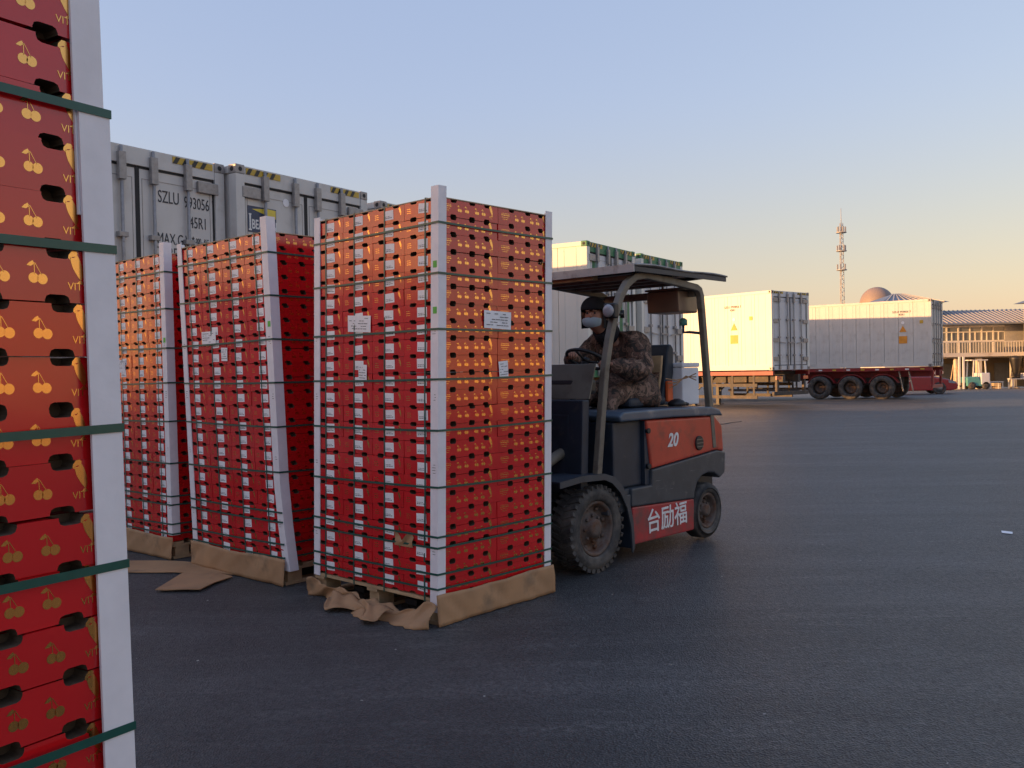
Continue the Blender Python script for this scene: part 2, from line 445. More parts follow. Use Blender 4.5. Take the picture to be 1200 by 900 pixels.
# ------------------------------------------------------------------ reefer containers on trailers
CW, CH = 2.44, 2.9
_wheelcache = {}
def truck_wheel(parent, x, y, z, side, r=.52, wd=.30):
    if 't' not in _wheelcache:
        M = Matrix.Rotation(R(90), 4, 'X')
        tp = [(.30, .02), (.34, -.01), (.47, -.01), (.515, .03), (.52, .08), (.52, wd-.08), (.515, wd-.03), (.47, wd+.01), (.34, wd+.01), (.30, wd-.02)]
        t = MB().lathe(tp, 28, M, closed=True); _wheelcache['t'] = t.mesh('tyre', 'rubber')
        q = MB().lathe([(.31, .02), (.31, .035), (.27, .04), (.25, .09), (.14, .10), (.13, .03), (.09, .02), (.07, -.02)], 24, M)
        for k in range(10):
            a = 2*math.pi*k/10; q.lathe([(.016, .09), (.016, .06), (.008, .055)], 6, M @ Matrix.Translation((.19*math.cos(a), .19*math.sin(a), 0)))
        _wheelcache['r'] = q.mesh('wheel', 'rim')
    # outside face at local -y for side=-1
    T = Matrix.Translation((x, y, z))
    if side > 0: T = T @ Matrix.Rotation(math.pi, 4, 'Z')
    wv = obj('wheel', _wheelcache['r'], parent, T)
    obj('tyre', _wheelcache['t'], wv)
    return wv

def trailer(o, ang, L, zdeck, axles, red, label, cat='trailer', group=None, legs=None, guard=None, toolbox=None, simple=False, main=None):
    """frame: x=0 is the rear, body runs towards -x, y 0..CW"""
    c = Matrix.Rotation(R(ang), 4, 'Z')
    mid = Vector((o[0], o[1], 0)) + c @ Vector((-(axles[1] if axles else 2), CW/2, 0))
    z0 = gz(mid.y)
    root = empty('container_trailer', frame(o[0], o[1], z0, ang))
    dk = zdeck - z0
    main = main or ('trailer_red' if red else 'trailer_brown')
    for y in (.72, CW-.72):
        m = MB().prism([(0, dk-.16), (0, dk-.42), (-6.2, dk-.50), (-8.2, dk-.34), (-L, dk-.30), (-L, dk-.16)], y-.08, y+.08, 'y')
        m.build('main_rail', main, root)
    m = MB()
    for y0, y1 in ((.02, .12), (CW-.12, CW-.02)): m.box(-L, 0, y0, y1, dk-.17, dk-.03)
    m.build('side_rail', 'trailer_red' if main == 'trailer_dark' else main, root)
    m = MB()
    k = .6
    while k < L-.3:
        m.box(-k-.05, -k+.05, .12, CW-.12, dk-.155, dk-.04); k += 1.25
    m.build('cross_members', main, root)
    m = MB()
    for x in (-.35, -L+.3):
        m.box(x-.12, x+.12, .02, CW-.02, dk-.02, dk-.003)
    m.build('bolster', main, root)
    for ax in axles:
        MB().tube([(-ax, .3, .52), (-ax, CW-.3, .52)], .08, 10).build('axle', 'trailer_dark', root)
        truck_wheel(root, -ax, .05, .52, -1); truck_wheel(root, -ax, CW-.05, .52, 1)
        if not simple:
            for y0, y1 in ((.02, .40), (CW-.40, CW-.02)):
                pts = [(-ax + .66*math.cos(a), .52 + .60*math.sin(a)) for a in [R(20+14*i) for i in range(11)]]
                pin = [(-ax + .63*math.cos(a), .52 + .57*math.sin(a)) for a in [R(20+14*i) for i in range(11)]]
                MB().prism(pts + pin[::-1], y0, y1, 'y').build('mudguard', main, root)
    if axles:
        m = MB()
        for y in (.75, CW-.75):
            m.prism([(-axles[0]+.7, .62), (-axles[0]+.7, dk-.3), (-axles[-1]-.7, dk-.3), (-axles[-1]-.7, .62)], y-.03, y+.03, 'y')
        m.build('suspension', 'trailer_dark', root)
    # rear bumper, lamps
    m = MB().box(-.10, 0, .1, CW-.1, .48, .62)
    for y in (.35, CW-.35): m.box(-.10, 0, y-.06, y+.06, .60, dk-.16)
    m.build('rear_bumper', main, root, bevel=.01)
    for y in (.35, CW-.35): MB().box(.002, .04, y-.16, y+.16, dk-.34, dk-.22).build('tail_light', 'car_red', root)
    if legs:
        for y in (.45, CW-.45):
            m = MB().box(-legs-.07, -legs+.07, y-.07, y+.07, .06, dk-.17).box(-legs-.16, -legs+.16, y-.14, y+.14, 0, .06)
            m.bar((-legs-.02, y, .5), (-legs+.8, y, dk-.2), .05, .05)
            m.build('landing_leg', 'black', root)
    if guard:
        for y in (.08, CW-.08):
            m = MB()
            for z in (.42, .86): m.box(-guard[1], -guard[0], y-.02, y+.02, z-.06, z+.06)
            x = guard[0]+.15
            while x < guard[1]: m.box(-x-.04, -x+.04, y-.015, y+.015, .4, dk-.17); x += .95
            m.build('side_guard', 'trailer_dark', root)
    if not simple and red:
        for k in range(14): MB().box(-.3-k*.62-.16, -.3-k*.62, .008, .018, dk-.13, dk-.07).build('reflector', 'white_mark' if k % 2 else 'hazard_yellow', root)
        for x in (.95, 1.35):
            MB().bar((-x, .12, dk-.2), (-x+.18, .05, .35), .05, .04).build('step_bracket', 'steel', root)
    if toolbox:
        MB().box(-toolbox-.3, -toolbox+.35, .03, .4, dk-.62, dk-.2).build('tool_box', 'marker_orange', root, bevel=.02)
        MB().box(-toolbox-.25, -toolbox+.3, .05, .4, .28, dk-.64).build('battery_box', 'wood', root, bevel=.02)
    tag(root, label, cat, group)
    return root

def hazard(parent, y0, y1, z0, z1, x=.0):
    m = MB().box(x+.002, x+.006, y0, y1, z0, z1); m.build('hazard_plate', 'hazard_yellow', parent)
    s = MB(); h = z1-z0; k = y0
    while k + h + .04 < y1:
        s.poly([(x+.009, k, z0), (x+.009, k+.06, z0), (x+.009, k+.06+h*.6, z1), (x+.009, k+h*.6, z1)]); k += .13
    s.build('hazard_stripes', 'hazard_black', parent, fix=False)

def container(o, ang, L, zb, body, label, header=None, side=None, group=None, detail=True, panel_w=.61):
    root = empty('reefer_container', frame(o[0], o[1], zb, ang))
    side = side or body; header = header or body
    W, H = CW, CH
    # corner posts and rails
    for x0, x1 in ((-.14, 0), (-L, -L+.14)):
        for y0, y1 in ((0, .14), (W-.14, W)):
            MB().box(x0, x1, y0, y1, .12, H-.12).build('corner_post', side, root, bevel=.008)
            for z0, z1 in ((0, .12), (H-.12, H)):
                yy = (y0-.004, y1+.004)
                m = MB().box(x0-(.004 if x1 else 0), x1+.004, yy[0], yy[1], z0, z1)
                c = m.build('corner_casting', 'bar_grey' if header == body else header, root, bevel=.012)
                zc = (z0+z1)/2; yc = (y0+y1)/2
                if x1 == 0: MB().tube([(.0045, yc, zc), (.0065, yc, zc)], .03, 10).build('lifting_hole', 'gasket', c)
                ys_ = -.0045 if y0 == 0 else W+.0045
                MB().tube([(x0+.07, ys_, zc), (x0+.07, ys_ - (.002 if y0 == 0 else -.002), zc)], .032, 10).build('lifting_hole', 'gasket', c)
    for y0, y1 in ((.01, .11), (W-.11, W-.01)):
        MB().box(-L+.14, -.14, y0, y1, H-.10, H-.01).build('top_rail', side, root)
        MB().box(-L+.14, -.14, y0, y1, .02, .19).build('bottom_rail', side, root)
    MB().box(-L+.14, -.14, .11, W-.11, H-.06, H-.02).build('roof', side, root)
    MB().box(-L+.14, -.14, .11, W-.11, .08, .16).build('floor_frame', 'bar_grey', root)
    # side panels with shallow vertical ribs
    npan = int(round((L-.28)/panel_w)); pw = (L-.28)/npan
    def panel(sgn):
        m = MB(); yb = .03 if sgn < 0 else W-.03; t = .02
        m.box(.006, pw-.006, min(yb, yb-sgn*.05), max(yb, yb-sgn*.05), .19, H-.10)
        for k in (.25, .75):
            m.box(pw*k-.012, pw*k+.012, min(yb, yb+sgn*.006), max(yb, yb+sgn*.006), .22, H-.13)
        return m.mesh('side_panel', side)
    for sgn in (-1, 1):
        me = panel(sgn)
        for k in range(npan): obj('side_panel', me, root, Matrix.Translation((-.14-pw*(k+1), 0, 0)))
    MB().box(-L+.02, -L+.08, .14, W-.14, .12, H-.12).build('front_panel', side, root)
    # door end
    MB().box(-.13, -.012, .14, W-.14, H-.22, H-.01).build('door_header', header, root, bevel=.006)
    MB().box(-.13, -.012, .14, W-.14, .01, .17).build('door_sill', header, root, bevel=.006)
    for s in (0, 1):
        y0 = .15 + s*(W/2-.15) + (.012 if s else 0); y1 = y0 + W/2-.15-.012
        d = MB().box(-.11, -.035, y0, y1, .185, H-.235).build('door', body, root, bevel=.006)
        gk = MB()
        for a in ((y0-.012, y0+.016, .18, H-.23), (y1-.016, y1+.012, .18, H-.23), (y0, y1, .172, .198), (y0, y1, H-.248, H-.222)):
            gk.box(-.05, -.028, *a)
        gk.build('gasket', 'gasket', d)
        if detail:
            inner = MB()
            for q in ((y0+.05, y0+.056, .3, H-.36), (y1-.056, y1-.05, .3, H-.36), (y0+.05, y1-.05, .3, .306), (y0+.05, y1-.05, H-.366, H-.36)):
                inner.box(-.036, -.031, *q)
            inner.build('door_seam', 'bar_grey', d)
        for f in (.30, .80) if s == 0 else (.17, .62):
            yb = y0 + (y1-y0)*f
            b = MB().tube([(.012, yb, .03), (.012, yb, H-.03)], .021, 10)
            b.build('locking_bar', 'bar_grey', root)
            for z in (.10,): MB().box(-.011, .04, yb-.05, yb+.05, z-.06, z+.06).build('bar_bracket', 'bar_grey', root, bevel=.006)
            for z in (.55, 1.2, 1.85): MB().box(-.034, .036, yb-.06, yb+.06, z-.03, z+.03).build('bar_bracket', 'bar_grey', root, bevel=.006)
            MB().box(-.011, .045, yb-.045, yb+.045, H-.42, H-.10).build('bar_bracket', 'bar_grey', root, bevel=.006)
            if detail:
                MB().bar((.04, yb, 1.02), (.04, yb+(.42 if s == 0 else -.42)*.8, .99), .018, .035).build('door_handle', 'bar_grey', root)
        yh = .10 if s == 0 else W-.10
        for z in (.42, 1.10, 1.80, 2.56):
            MB().box(-.03, .012, min(yh, yh+(.30 if s == 0 else -.30)), max(yh, yh+(.30 if s == 0 else -.30)), z-.07, z+.07).build('hinge', 'bar_grey', root, bevel=.008)
    if detail:
        hazard(root, .17, .75, H-.11, H-.03, -.012); hazard(root, W-.75, W-.17, H-.11, H-.03, -.012)
    tag(root, label, 'container', group)
    return root

def dec(root, key, y, z, x=-.032):     # lettering on the door end
    return obj('lettering', TXT[key], root, basis((0,.62,0), (0,0,1), (1,0,0), (x, y, z)))

GR = 'refrigerated containers parked side by side'
TG = 'trailers under the parked containers'
RA = -33.5
# first: number markings
c1 = container((-5.0, 9.56), -34, 6.1, 1.3, 'reefer_grey', 'grey container with black number lettering on its doors', group=GR)
dec(c1, 'szlu', 1.64, 2.36); dec(c1, 'num', 2.09, 2.34); dec(c1, 'r45', 2.06, 2.10)
dec(c1, 'max', 1.47, 1.86); dec(c1, 'tare', 1.47, 1.69); dec(c1, 'net', 1.47, 1.52); dec(c1, 'kg', 1.95, 1.80)
trailer((-5.0, 9.56), -34, 6.3, 1.3, [1.5, 2.8, 4.1], False, 'trailer under the grey container with number lettering', group=TG, simple=True)
c2 = container((-3.46, 11.5), RA, 6.1, 1.3, 'reefer_grey', 'grey container with a navy and yellow sign on its door', group=GR)
MB().box(-.034, -.028, .20, .68, 2.06, 2.40).build('sign_plate', 'sign_navy', c2)
MB().poly([(-.0265, .27, 2.36), (-.0265, .67, 2.27), (-.0265, .67, 2.385), (-.0265, .52, 2.39)]).build('sign_beam', 'sign_yellow', c2, fix=False)
MB().box(-.0275, -.025, .225, .25, 2.10, 2.28).box(-.0275, -.025, .217, .258, 2.2803, 2.30).box(-.0275, -.025, .212, .263, 2.08, 2.0997).build('sign_tower', 'white_mark', c2)
obj('lettering', TXT['beacon'], c2, basis((0,.62,0), (0,0,1), (1,0,0), (-.026, .475, 2.16)))
MB().tube([(-.031, .86, 2.52), (-.028, .86, 2.52)], .055, 14).build('round_sticker', 'sticker', c2)
trailer((-3.46, 11.5), RA, 6.3, 1.3, [1.5, 2.8, 4.1], False, 'trailer under the container with the navy and yellow sign', group=TG, simple=True)
c3 = container((-1.96, 13.85), RA, 6.1, 1.24, 'reefer_grey', 'pale container behind the tall carton stack on the forklift', group=GR)
trailer((-1.96, 13.85), RA, 6.3, 1.24, [1.5, 2.8, 4.1], False, 'trailer under the container behind the forklift carton stack', group=TG, simple=True)
c4 = container((1.63, 19.0), -32, 6.1, 1.3, 'reefer_white', 'white container with green door header, taller behind forklift roof', header='container_green', side='reefer_cream', group=GR)
for y0, y1, mm in ((.30, .42, 'container_green'), (.44, .52, 'teal'), (1.62, 1.78, 'container_green'), (1.80, 1.95, 'reefer_grey'), (1.98, 2.16, 'container_green')):
    MB().box(-.036, -.030, y0, y1, .6 if y0 > 1 else .4, 1.9 if y0 > 1 else 2.5).build('painted_stripe', mm, c4)
trailer((1.63, 19.0), -32, 6.3, 1.3, [1.5, 2.8, 4.1], False, 'trailer under the taller green-headed white container', group=TG, simple=True)
c5 = container((3.10, 21.3), -34, 4.9, 1.3, 'reefer_white', 'white container with green door header, farther behind forklift roof', header='container_green', side='reefer_cream', group=GR)
trailer((3.10, 21.3), -34, 5.1, 1.3, [1.2, 2.4, 3.6], False, 'trailer under the farther green-headed white container', group=TG, simple=True)

def side_marks(root, x):
    def place(key, xx, z, mm, pts):
        m = MB(); m.prism([(xx+a, z+b) for a, b in pts], .016, .022, 'y'); m.build(key, mm, root)
    place('warning_triangle', x, 1.52, 'marker_orange', [(-.15, 0), (.15, 0), (0, .27)])
    place('warning_label', x, 1.02, 'marker_orange', [(-.17, 0), (.17, 0), (.17, .32), (-.17, .32)])
    place('small_label', x+.75, 1.86, 'hazard_yellow', [(-.07, 0), (.07, 0), (.07, .14), (-.07, .14)])
    place('round_label', x, 1.92, 'sticker', [(.07*math.cos(k*.7), .07*math.sin(k*.7)) for k in range(9)])
    obj('lettering', TXT['side_code'], root, basis((1,0,0), (0,0,1), (0,-1,0), (x-.05, .019, 2.33)))

container((-12.2, -3.2), -94, 12.2, .002, 'reefer_grey', 'unseen grey container added to block low sky reflections in the cartons', detail=False)  # out of view, added to keep low sky out of the carton reflections
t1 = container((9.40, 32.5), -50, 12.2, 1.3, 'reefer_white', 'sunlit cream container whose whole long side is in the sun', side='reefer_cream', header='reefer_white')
side_marks(t1, -1.65)
trailer((9.40, 32.5), -50, 12.4, 1.3, [7.6, 8.9, 10.2], False, 'brown trailer on landing legs under the fully sunlit container', legs=3.9, guard=(.7, 3.4), toolbox=4.3, main='trailer_dark')
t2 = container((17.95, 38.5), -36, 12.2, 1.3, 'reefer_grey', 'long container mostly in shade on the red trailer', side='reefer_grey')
side_marks(t2, -1.15)
trailer((17.95, 38.5), -36, 12.4, 1.3, [2.0, 3.36, 4.72], True, 'red three-axle trailer carrying the shaded container', guard=(5.7, 9.2), legs=9.8)

# ------------------------------------------------------------------ cartons
CL, CWD, CHT = .506, .3015, .1003          # carton length, width, height
PL, PWD, PH = .509, .3045, .1025           # pitch
def carton_mesh():
    m = MB(); dep = .045
    def halfhole(c, hw, d, ch=.011):
        return [(c-hw, 0), (c-hw, d-ch), (c-hw+ch*.3, d-ch*.3), (c-hw+ch, d), (c+hw-ch, d), (c+hw-ch*.3, d-ch*.3), (c+hw, d-ch), (c+hw, 0)]
    def side(P, dirv, inn, width, cents, hw, h0, h1):
        P, dirv, inn = Vector(P), Vector(dirv), Vector(inn)
        q = lambda a, z, e=0: P + dirv*a + Vector((0,0,z)) + inn*e
        bot = [(0, 0)]; top = []
        hb = [halfhole(c-.002, hw, h0) for c in cents]; ht = [halfhole(c+.003, hw, h1) for c in cents]
        for h in hb: bot += h
        bot.append((width, 0))
        for h in ht: top += [(a, CHT-z) for a, z in h]
        top = [(0, CHT)] + top + [(width, CHT)]
        m.poly([q(a, z) for a, z in bot + top[::-1]])
        for h, up in [(h, 0) for h in hb] + [(h, 1) for h in ht]:
            pts = [(a, (CHT-z) if up else z) for a, z in h]
            for i in range(len(pts)-1):
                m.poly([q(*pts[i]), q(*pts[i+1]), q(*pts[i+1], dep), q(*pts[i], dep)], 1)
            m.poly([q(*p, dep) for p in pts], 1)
    cl = [CL*f for f in (.24, .55, .805)]
    cw_ = [CWD*f for f in (.27, .74)]
    side((0,0,0), (1,0,0), (0,1,0), CL, cl, .025, .0145, .0165)
    side((CL,CWD,0), (-1,0,0), (0,-1,0), CL, cl, .025, .0145, .0165)
    side((0,CWD,0), (0,-1,0), (1,0,0), CWD, cw_, .029, .011, .0125)
    side((CL,0,0), (0,1,0), (-1,0,0), CWD, cw_, .029, .011, .0125)
    e = .046
    for z in (0, CHT):
        m.poly([(e,e,z), (CL-e,e,z), (CL-e,CWD-e,z), (e,CWD-e,z)])
        # rim strips between the holes
        for a0, a1 in ((0, cl[0]-.034), (cl[0]+.034, cl[1]-.034), (cl[1]+.034, cl[2]-.034), (cl[2]+.034, CL)):
            for y0, y1 in ((0, e), (CWD-e, CWD)):
                b0, b1 = (a0, a1) if y0 == 0 else (CL-a1, CL-a0)
                m.poly([(b0,y0,z), (b1,y0,z), (b1,y1,z), (b0,y1,z)])
        for a0, a1 in ((e, cw_[0]-.036), (cw_[0]+.036, cw_[1]-.036), (cw_[1]+.036, CWD-e)):
            for x0, x1 in ((0, e), (CL-e, CL)):
                b0, b1 = (a0, a1) if x0 else (CWD-a1, CWD-a0)
                m.poly([(x0,b0,z), (x1,b0,z), (x1,b1,z), (x0,b1,z)])
    return m.mesh('carton', ['carton_red', 'carton_inside'], fix=False)

def flat_shape(m, pts, place, c):      # 2D polygon -> decal on a face
    m.poly([place(c[0]+a, c[1]+b) for a, b in pts])

def circ(cx, cy, r, n=14, sq=1.0): return [(cx+r*math.cos(2*math.pi*k/n), cy+r*sq*math.sin(2*math.pi*k/n)) for k in range(n)]

def draw_cherry(m, place, cx, cz, s=1.0):
    S = lambda pts: [(a*s, b*s) for a, b in pts]
    flat_shape(m, S(circ(-.0075, -.010, .0098)), place, (cx, cz))
    flat_shape(m, S(circ(.0095, -.0112, .0102)), place, (cx, cz+.00005))
    flat_shape(m, S([(-.0062, -.003), (-.0048, -.003), (-.0052, .0185), (-.0068, .0185)]), place, (cx, cz))
    flat_shape(m, S([(.0075, -.004), (.0088, -.004), (-.004, .0185), (-.0055, .0185)]), place, (cx, cz))
    flat_shape(m, S([(-.0052, .0165), (-.012, .0115), (-.0205, .0125), (-.015, .0185), (-.0085, .0225)]), place, (cx, cz))

def draw_bird(m, place, cx, cz, s=1.0):
    S = lambda pts: [(a*s, b*s) for a, b in pts]
    flat_shape(m, S([(-.012, .030), (-.006, .037), (.001, .037), (.004, .033), (.0, .028), (-.006, .027), (-.010, .022), (-.013, .025)]), place, (cx, cz))
    flat_shape(m, S([(-.0095, .0255), (-.003, .0255), (.003, .031), (.008, .022), (.012, .010), (.013, -.004), (.011, -.010), (.008, -.012), (.001, -.002), (-.005, .008), (-.008, .017)]), place, (cx, cz))
    flat_shape(m, S([(.006, -.0125), (.010, -.0115), (.0145, -.018), (.001, -.018)]), place, (cx, cz))

def draw_words(m, place, x0, x1, z, h, rnd):
    x = x0
    while x < x1-.004:
        w_ = min(rnd.uniform(.006, .018), x1-x)
        m.poly([place(x, z), place(x+w_, z), place(x+w_, z+h), place(x, z+h)]); x += w_+.0035

def long_print():
    m = MB(); pl = lambda a, z: (a, -.0006, z); rnd = random.Random(3)
    for f in (.34, .46, .63, .745): draw_cherry(m, pl, CL*f, .053, .92)
    draw_bird(m, pl, CL*.875, .058, 1.15)
    for k, (a, b) in enumerate(((.06, .20), (.055, .205), (.06, .20), (.08, .18))):
        draw_words(m, pl, CL*a, CL*b, .070-.012*k, .0032 if k != 1 else .006, rnd)
    for k in range(3): m.poly([pl(CL*.853+a, z) for a, z in [(k*.011, .0195), (k*.011+.003, .0195), (k*.011+.003, .0215), (k*.011, .0215)]])
    me = m.mesh('gold_print', 'gold', fix=False)
    # small lettering under the bird
    bm = bmesh.new(); bm.from_mesh(me)
    t = TXT['vit'].copy(); t.transform(basis((1,0,0), (0,0,1), (0,-1,0), (CL*.843, -.0005, .0315))); bm.from_mesh(t)
    bm.to_mesh(me); bm.free(); return me

def short_print():
    m = MB(); rnd = random.Random(5)
    pl = lambda a, z: (-.0006, CWD-a, z)
    for k in range(3): draw_words(m, pl, CWD*.08, CWD*.20, .062-.012*k, .0032, rnd)
    draw_bird(m, pl, CWD*.87, .058, .85)
    return m.mesh('gold_print', 'gold', fix=False)

def sticker_mesh(seed):
    rnd = random.Random(seed); m = MB()
    pl = lambda a, z: (-.0012, CWD-a, z)
    a0, a1 = CWD*.40, CWD*.69
    m.poly([pl(a0, .024), pl(a1, .024), pl(a1, .082), pl(a0, .082)])
    pl2 = lambda a, z: (-.0018, CWD-a, z)
    def words(x0, x1, z, h):
        x = x0
        while x < x1-.003:
            w_ = min(rnd.uniform(.005, .014), x1-x); m.poly([pl2(x, z), pl2(x+w_, z), pl2(x+w_, z+h), pl2(x, z+h)], 1); x += w_+.004
    words(a0+.008, a1-.01, .035, .0045); words(a0+.008, a1-.025, .045, .003)
    return m.mesh('label', ['sticker', 'ink'], fix=False)

def near_prints():
    out = []; pl = lambda a, z: (a, -.0006, z)
    m = MB(); draw_cherry(m, pl, 0, .053, 1.0); ch = m.mesh('cherry_print', 'gold', fix=False)
    for f in (.30, .44, .585, .725): out.append(('cherry_print', ch, CL*f))
    m = MB(); draw_bird(m, pl, 0, .058, 1.15); out.append(('bird_print', m.mesh('bird_print', 'gold', fix=False), CL*.876))
    t = TXT['vit'].copy(); t.transform(basis((1,0,0), (0,0,1), (0,-1,0), (0, -.0005, .0315))); out.append(('lettering', t, CL*.842))
    return out
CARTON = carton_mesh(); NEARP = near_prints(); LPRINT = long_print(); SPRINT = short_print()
STICK = [sticker_mesh(s) for s in (1, 2)]
ORD = ['top', 'second', 'third', 'fourth', 'fifth', 'sixth', 'seventh', 'eighth', 'ninth', 'tenth', 'eleventh', 'twelfth', 'thirteenth',
       'fourteenth', 'fifteenth', 'sixteenth', 'seventeenth', 'eighteenth', 'nineteenth', 'twentieth', 'twenty-first', 'twenty-second', 'twenty-third', 'twenty-fourth']
POS = {(0,0): 'corner carton', (0,1): 'carton one along from corner', (0,2): 'carton two along from corner', (0,3): 'carton three along from corner', (1,0): 'cherry-side carton next to corner'}
NL = 23

def stack(M, zb, lean, vis, who, group, jit=1.0, kmin=0, kmax=99, near=False):
    rnd = random.Random(hash(who) % 1000 if False else len(who)*7+3)
    hid = MB()
    for k in range(NL):
        z = zb + k*PH
        lx, ly = lean[0]*z, lean[1]*z
        lj = (rnd.uniform(-.003, .003)*jit, rnd.uniform(-.003, .003)*jit)
        for i in (0, 1):
            for j in range(4):
                x = i*PL + lx + lj[0]; y = j*PWD + ly + lj[1]
                if (i, j) in vis and kmin <= k <= kmax:
                    rz = rnd.gauss(0, .005)*jit
                    T = Matrix.Translation((x + rnd.uniform(-.0012, .0012)*jit, y + rnd.uniform(-.0008, .0008)*jit, z)) @ Matrix.Rotation(rz, 4, 'Z') @ Matrix.Rotation(rnd.gauss(0, .0042)*jit, 4, 'X') @ Matrix.Rotation(rnd.gauss(0, .0036)*jit, 4, 'Y')
                    o = obj('carton', CARTON, None, M @ T)
                    if near:
                        for nm_, me_, px_ in NEARP: obj(nm_, me_, o, Matrix.Translation((px_, 0, 0)))
                    elif j == 0: obj('gold_print', LPRINT, o)['kind'] = 'stuff'
                    if i == 0:
                        obj('gold_print', SPRINT, o)['kind'] = 'stuff'
                        obj('label', STICK[rnd.randrange(2)], o, Matrix.Translation((0, CWD*.455 + rnd.uniform(-.008, .008), .053 + rnd.uniform(-.003, .003))) @ Matrix.Rotation(rnd.gauss(0, .03), 4, 'X') @ Matrix.Translation((0, -CWD*.455, -.053)))
                    tag(o, 'red %s, %s layer from top, %s' % (POS[(i, j)], ORD[NL-1-k], who) if k < NL-1 else 'red %s, top layer, %s' % (POS[(i, j)], who), 'carton', group)
                else:
                    hid.box(x+.002, x+CL-.002, y+.001, y+CWD-.001, z+.001, z+CHT)
    h = hid.build('cartons', 'carton_red', fix=False, mat4=M)
    tag(h, 'remaining red cartons inside and at the back, %s' % who, 'cartons', kind='stuff')
    return zb + NL*PH

W_, L_ = 4*PWD, 2*PL      # load footprint y, x
def corner_post(M, cx, cy, sx, sy, z0, z1, lean, who, green=(), leg=.056, t=.006, kink=0., off=0., tagx='white cardboard corner post'):
    """L profile outside the corner (cx,cy); sx,sy = direction of the load from the corner"""
    m = MB(); n = 8
    g_ = .0025+off
    prof = [(-g_-t, -g_-t), (leg, -g_-t), (leg, -g_), (-g_, -g_), (-g_, leg), (-g_-t, leg)]
    for q in range(n+1):
        z = z0 + (z1-z0)*q/n
        bend = kink*max(0, 1-q/1.6)
        for a, b in prof: m.v.append((cx + sx*(a) + lean[0]*z + bend*.2, cy + sy*b + lean[1]*z - bend, z))
    k = len(prof)
    for q in range(n):
        for i in range(k):
            j = (i+1) % k; m.face([q*k+i, q*k+j, (q+1)*k+j, (q+1)*k+i])
    m.face(list(range(k))); m.face([n*k+i for i in range(k)][::-1])
    o = m.build('corner_post', 'post_white', mat4=M)
    for gzv in green:
        zc = gzv
        MB().box(-sx*.0 + cx - sx*(g_+t+.0015) + lean[0]*zc, cx - sx*(g_+t) + lean[0]*zc, cy + sy*.004 + lean[1]*zc, cy + sy*.036 + lean[1]*zc, zc-.02, zc+.02).build('green_sticker', 'sticker_green', o)
    rm = random.Random(int(z1*1000)+len(who))
    ink = MB()
    for zc in (.42, .9, 1.33, 1.72):
        for q in range(rm.randrange(2, 5)):
            zq = zc + q*.016; wq = rm.uniform(.012, .03); y0q = .008 + rm.uniform(0, .006)
            xx = cx - sx*(g_+t+.0008) + lean[0]*zq
            ya, yb_ = cy + sy*y0q + lean[1]*zq, cy + sy*(y0q+wq) + lean[1]*zq
            ink.poly([(xx, ya, zq), (xx, yb_, zq), (xx, yb_, zq+.003), (xx, ya, zq+.003)])
    ink.build('printed_lines', 'fork_grey', o, fix=False)['kind'] = 'stuff'
    tag(o, '%s, %s' % (tagx, who), 'corner post', 'white corner posts of the carton stacks')
    return o

def strap_loop(M, z, lean, who, nth, off=.0118, tilt=(0,0,0,0), w_=.0062):
    m = MB()
    cs = [(-off, -off), (L_-.003+off, -off), (L_-.003+off, W_-.003+off), (-off, W_-.003+off)]
    ring = []
    for a in range(4):
        b = (a+1) % 4
        for s in range(6):
            f = s/6; sag = -.004*math.sin(math.pi*f)
            zz = z + tilt[a]*(1-f) + tilt[b]*f + sag
            ring.append((cs[a][0]*(1-f)+cs[b][0]*f + lean[0]*zz, cs[a][1]*(1-f)+cs[b][1]*f + lean[1]*zz, zz))
    c = (L_/2 + lean[0]*z, W_/2 + lean[1]*z); n = len(ring)
    for p in ring:
        dx, dy = p[0]-c[0], p[1]-c[1]
        for e in (0, .0012):
            for dz in (-w_, w_): m.v.append((p[0] + e*(1 if dx > 0 else -1), p[1] + e*(1 if dy > 0 else -1), p[2]+dz))
    for i in range(n):
        j = (i+1) % n
        for a, b in ((0, 1), (1, 3), (3, 2), (2, 0)): m.face([i*4+a, j*4+a, j*4+b, i*4+b])
    o = m.build('strap', 'strap_green', mat4=M)
    tag(o, 'dark green strap round the cartons, %s from top, %s' % (nth, who), 'strap', 'horizontal green straps')

def strap_vertical(M, y, zb, zt, lean, who, nth, off=.004):
    m = MB(); w_ = .0058
    for q in range(13):
        z = zb-.03 + (zt+.012-zb+.03)*q/12
        for dy in (-w_, w_):
            for e in (0, -.0012): m.v.append((-off + e + lean[0]*z, y + dy + lean[1]*z + .0025*math.sin(q*1.3), z))
    for q in range(12):
        for a, b in ((0, 1), (1, 3), (3, 2), (2, 0)): m.face([q*4+a, q*4+b, q*4+4+b, q*4+4+a])
    # across the top and down the far side
    tx = lean[0]*zt
    m.box(-off-.001+tx, L_+off+tx, y-w_+lean[1]*zt, y+w_+lean[1]*zt, zt+.0105, zt+.0118)
    m.box(L_+off-.001+tx, L_+off+tx, y-w_+lean[1]*zt, y+w_+lean[1]*zt, zb, zt+.0105)
    o = m.build('strap', 'strap_green', mat4=M)
    tag(o, 'upright green strap over label column, %s from corner, %s' % (nth, who), 'strap', 'upright green straps')

def cover_sheet(M, z, lean, who, nm, t=.006, over=.004):
    lx, ly = lean[0]*z, lean[1]*z
    o = MB().box(-over+lx, L_-.003+over+lx, -over+ly, W_-.003+over+ly, z, z+t).build('cardboard_sheet', 'kraft_sheet', mat4=M)
    tag(o, nm + ', ' + who, 'cardboard sheet', 'brown sheets in the carton stacks')

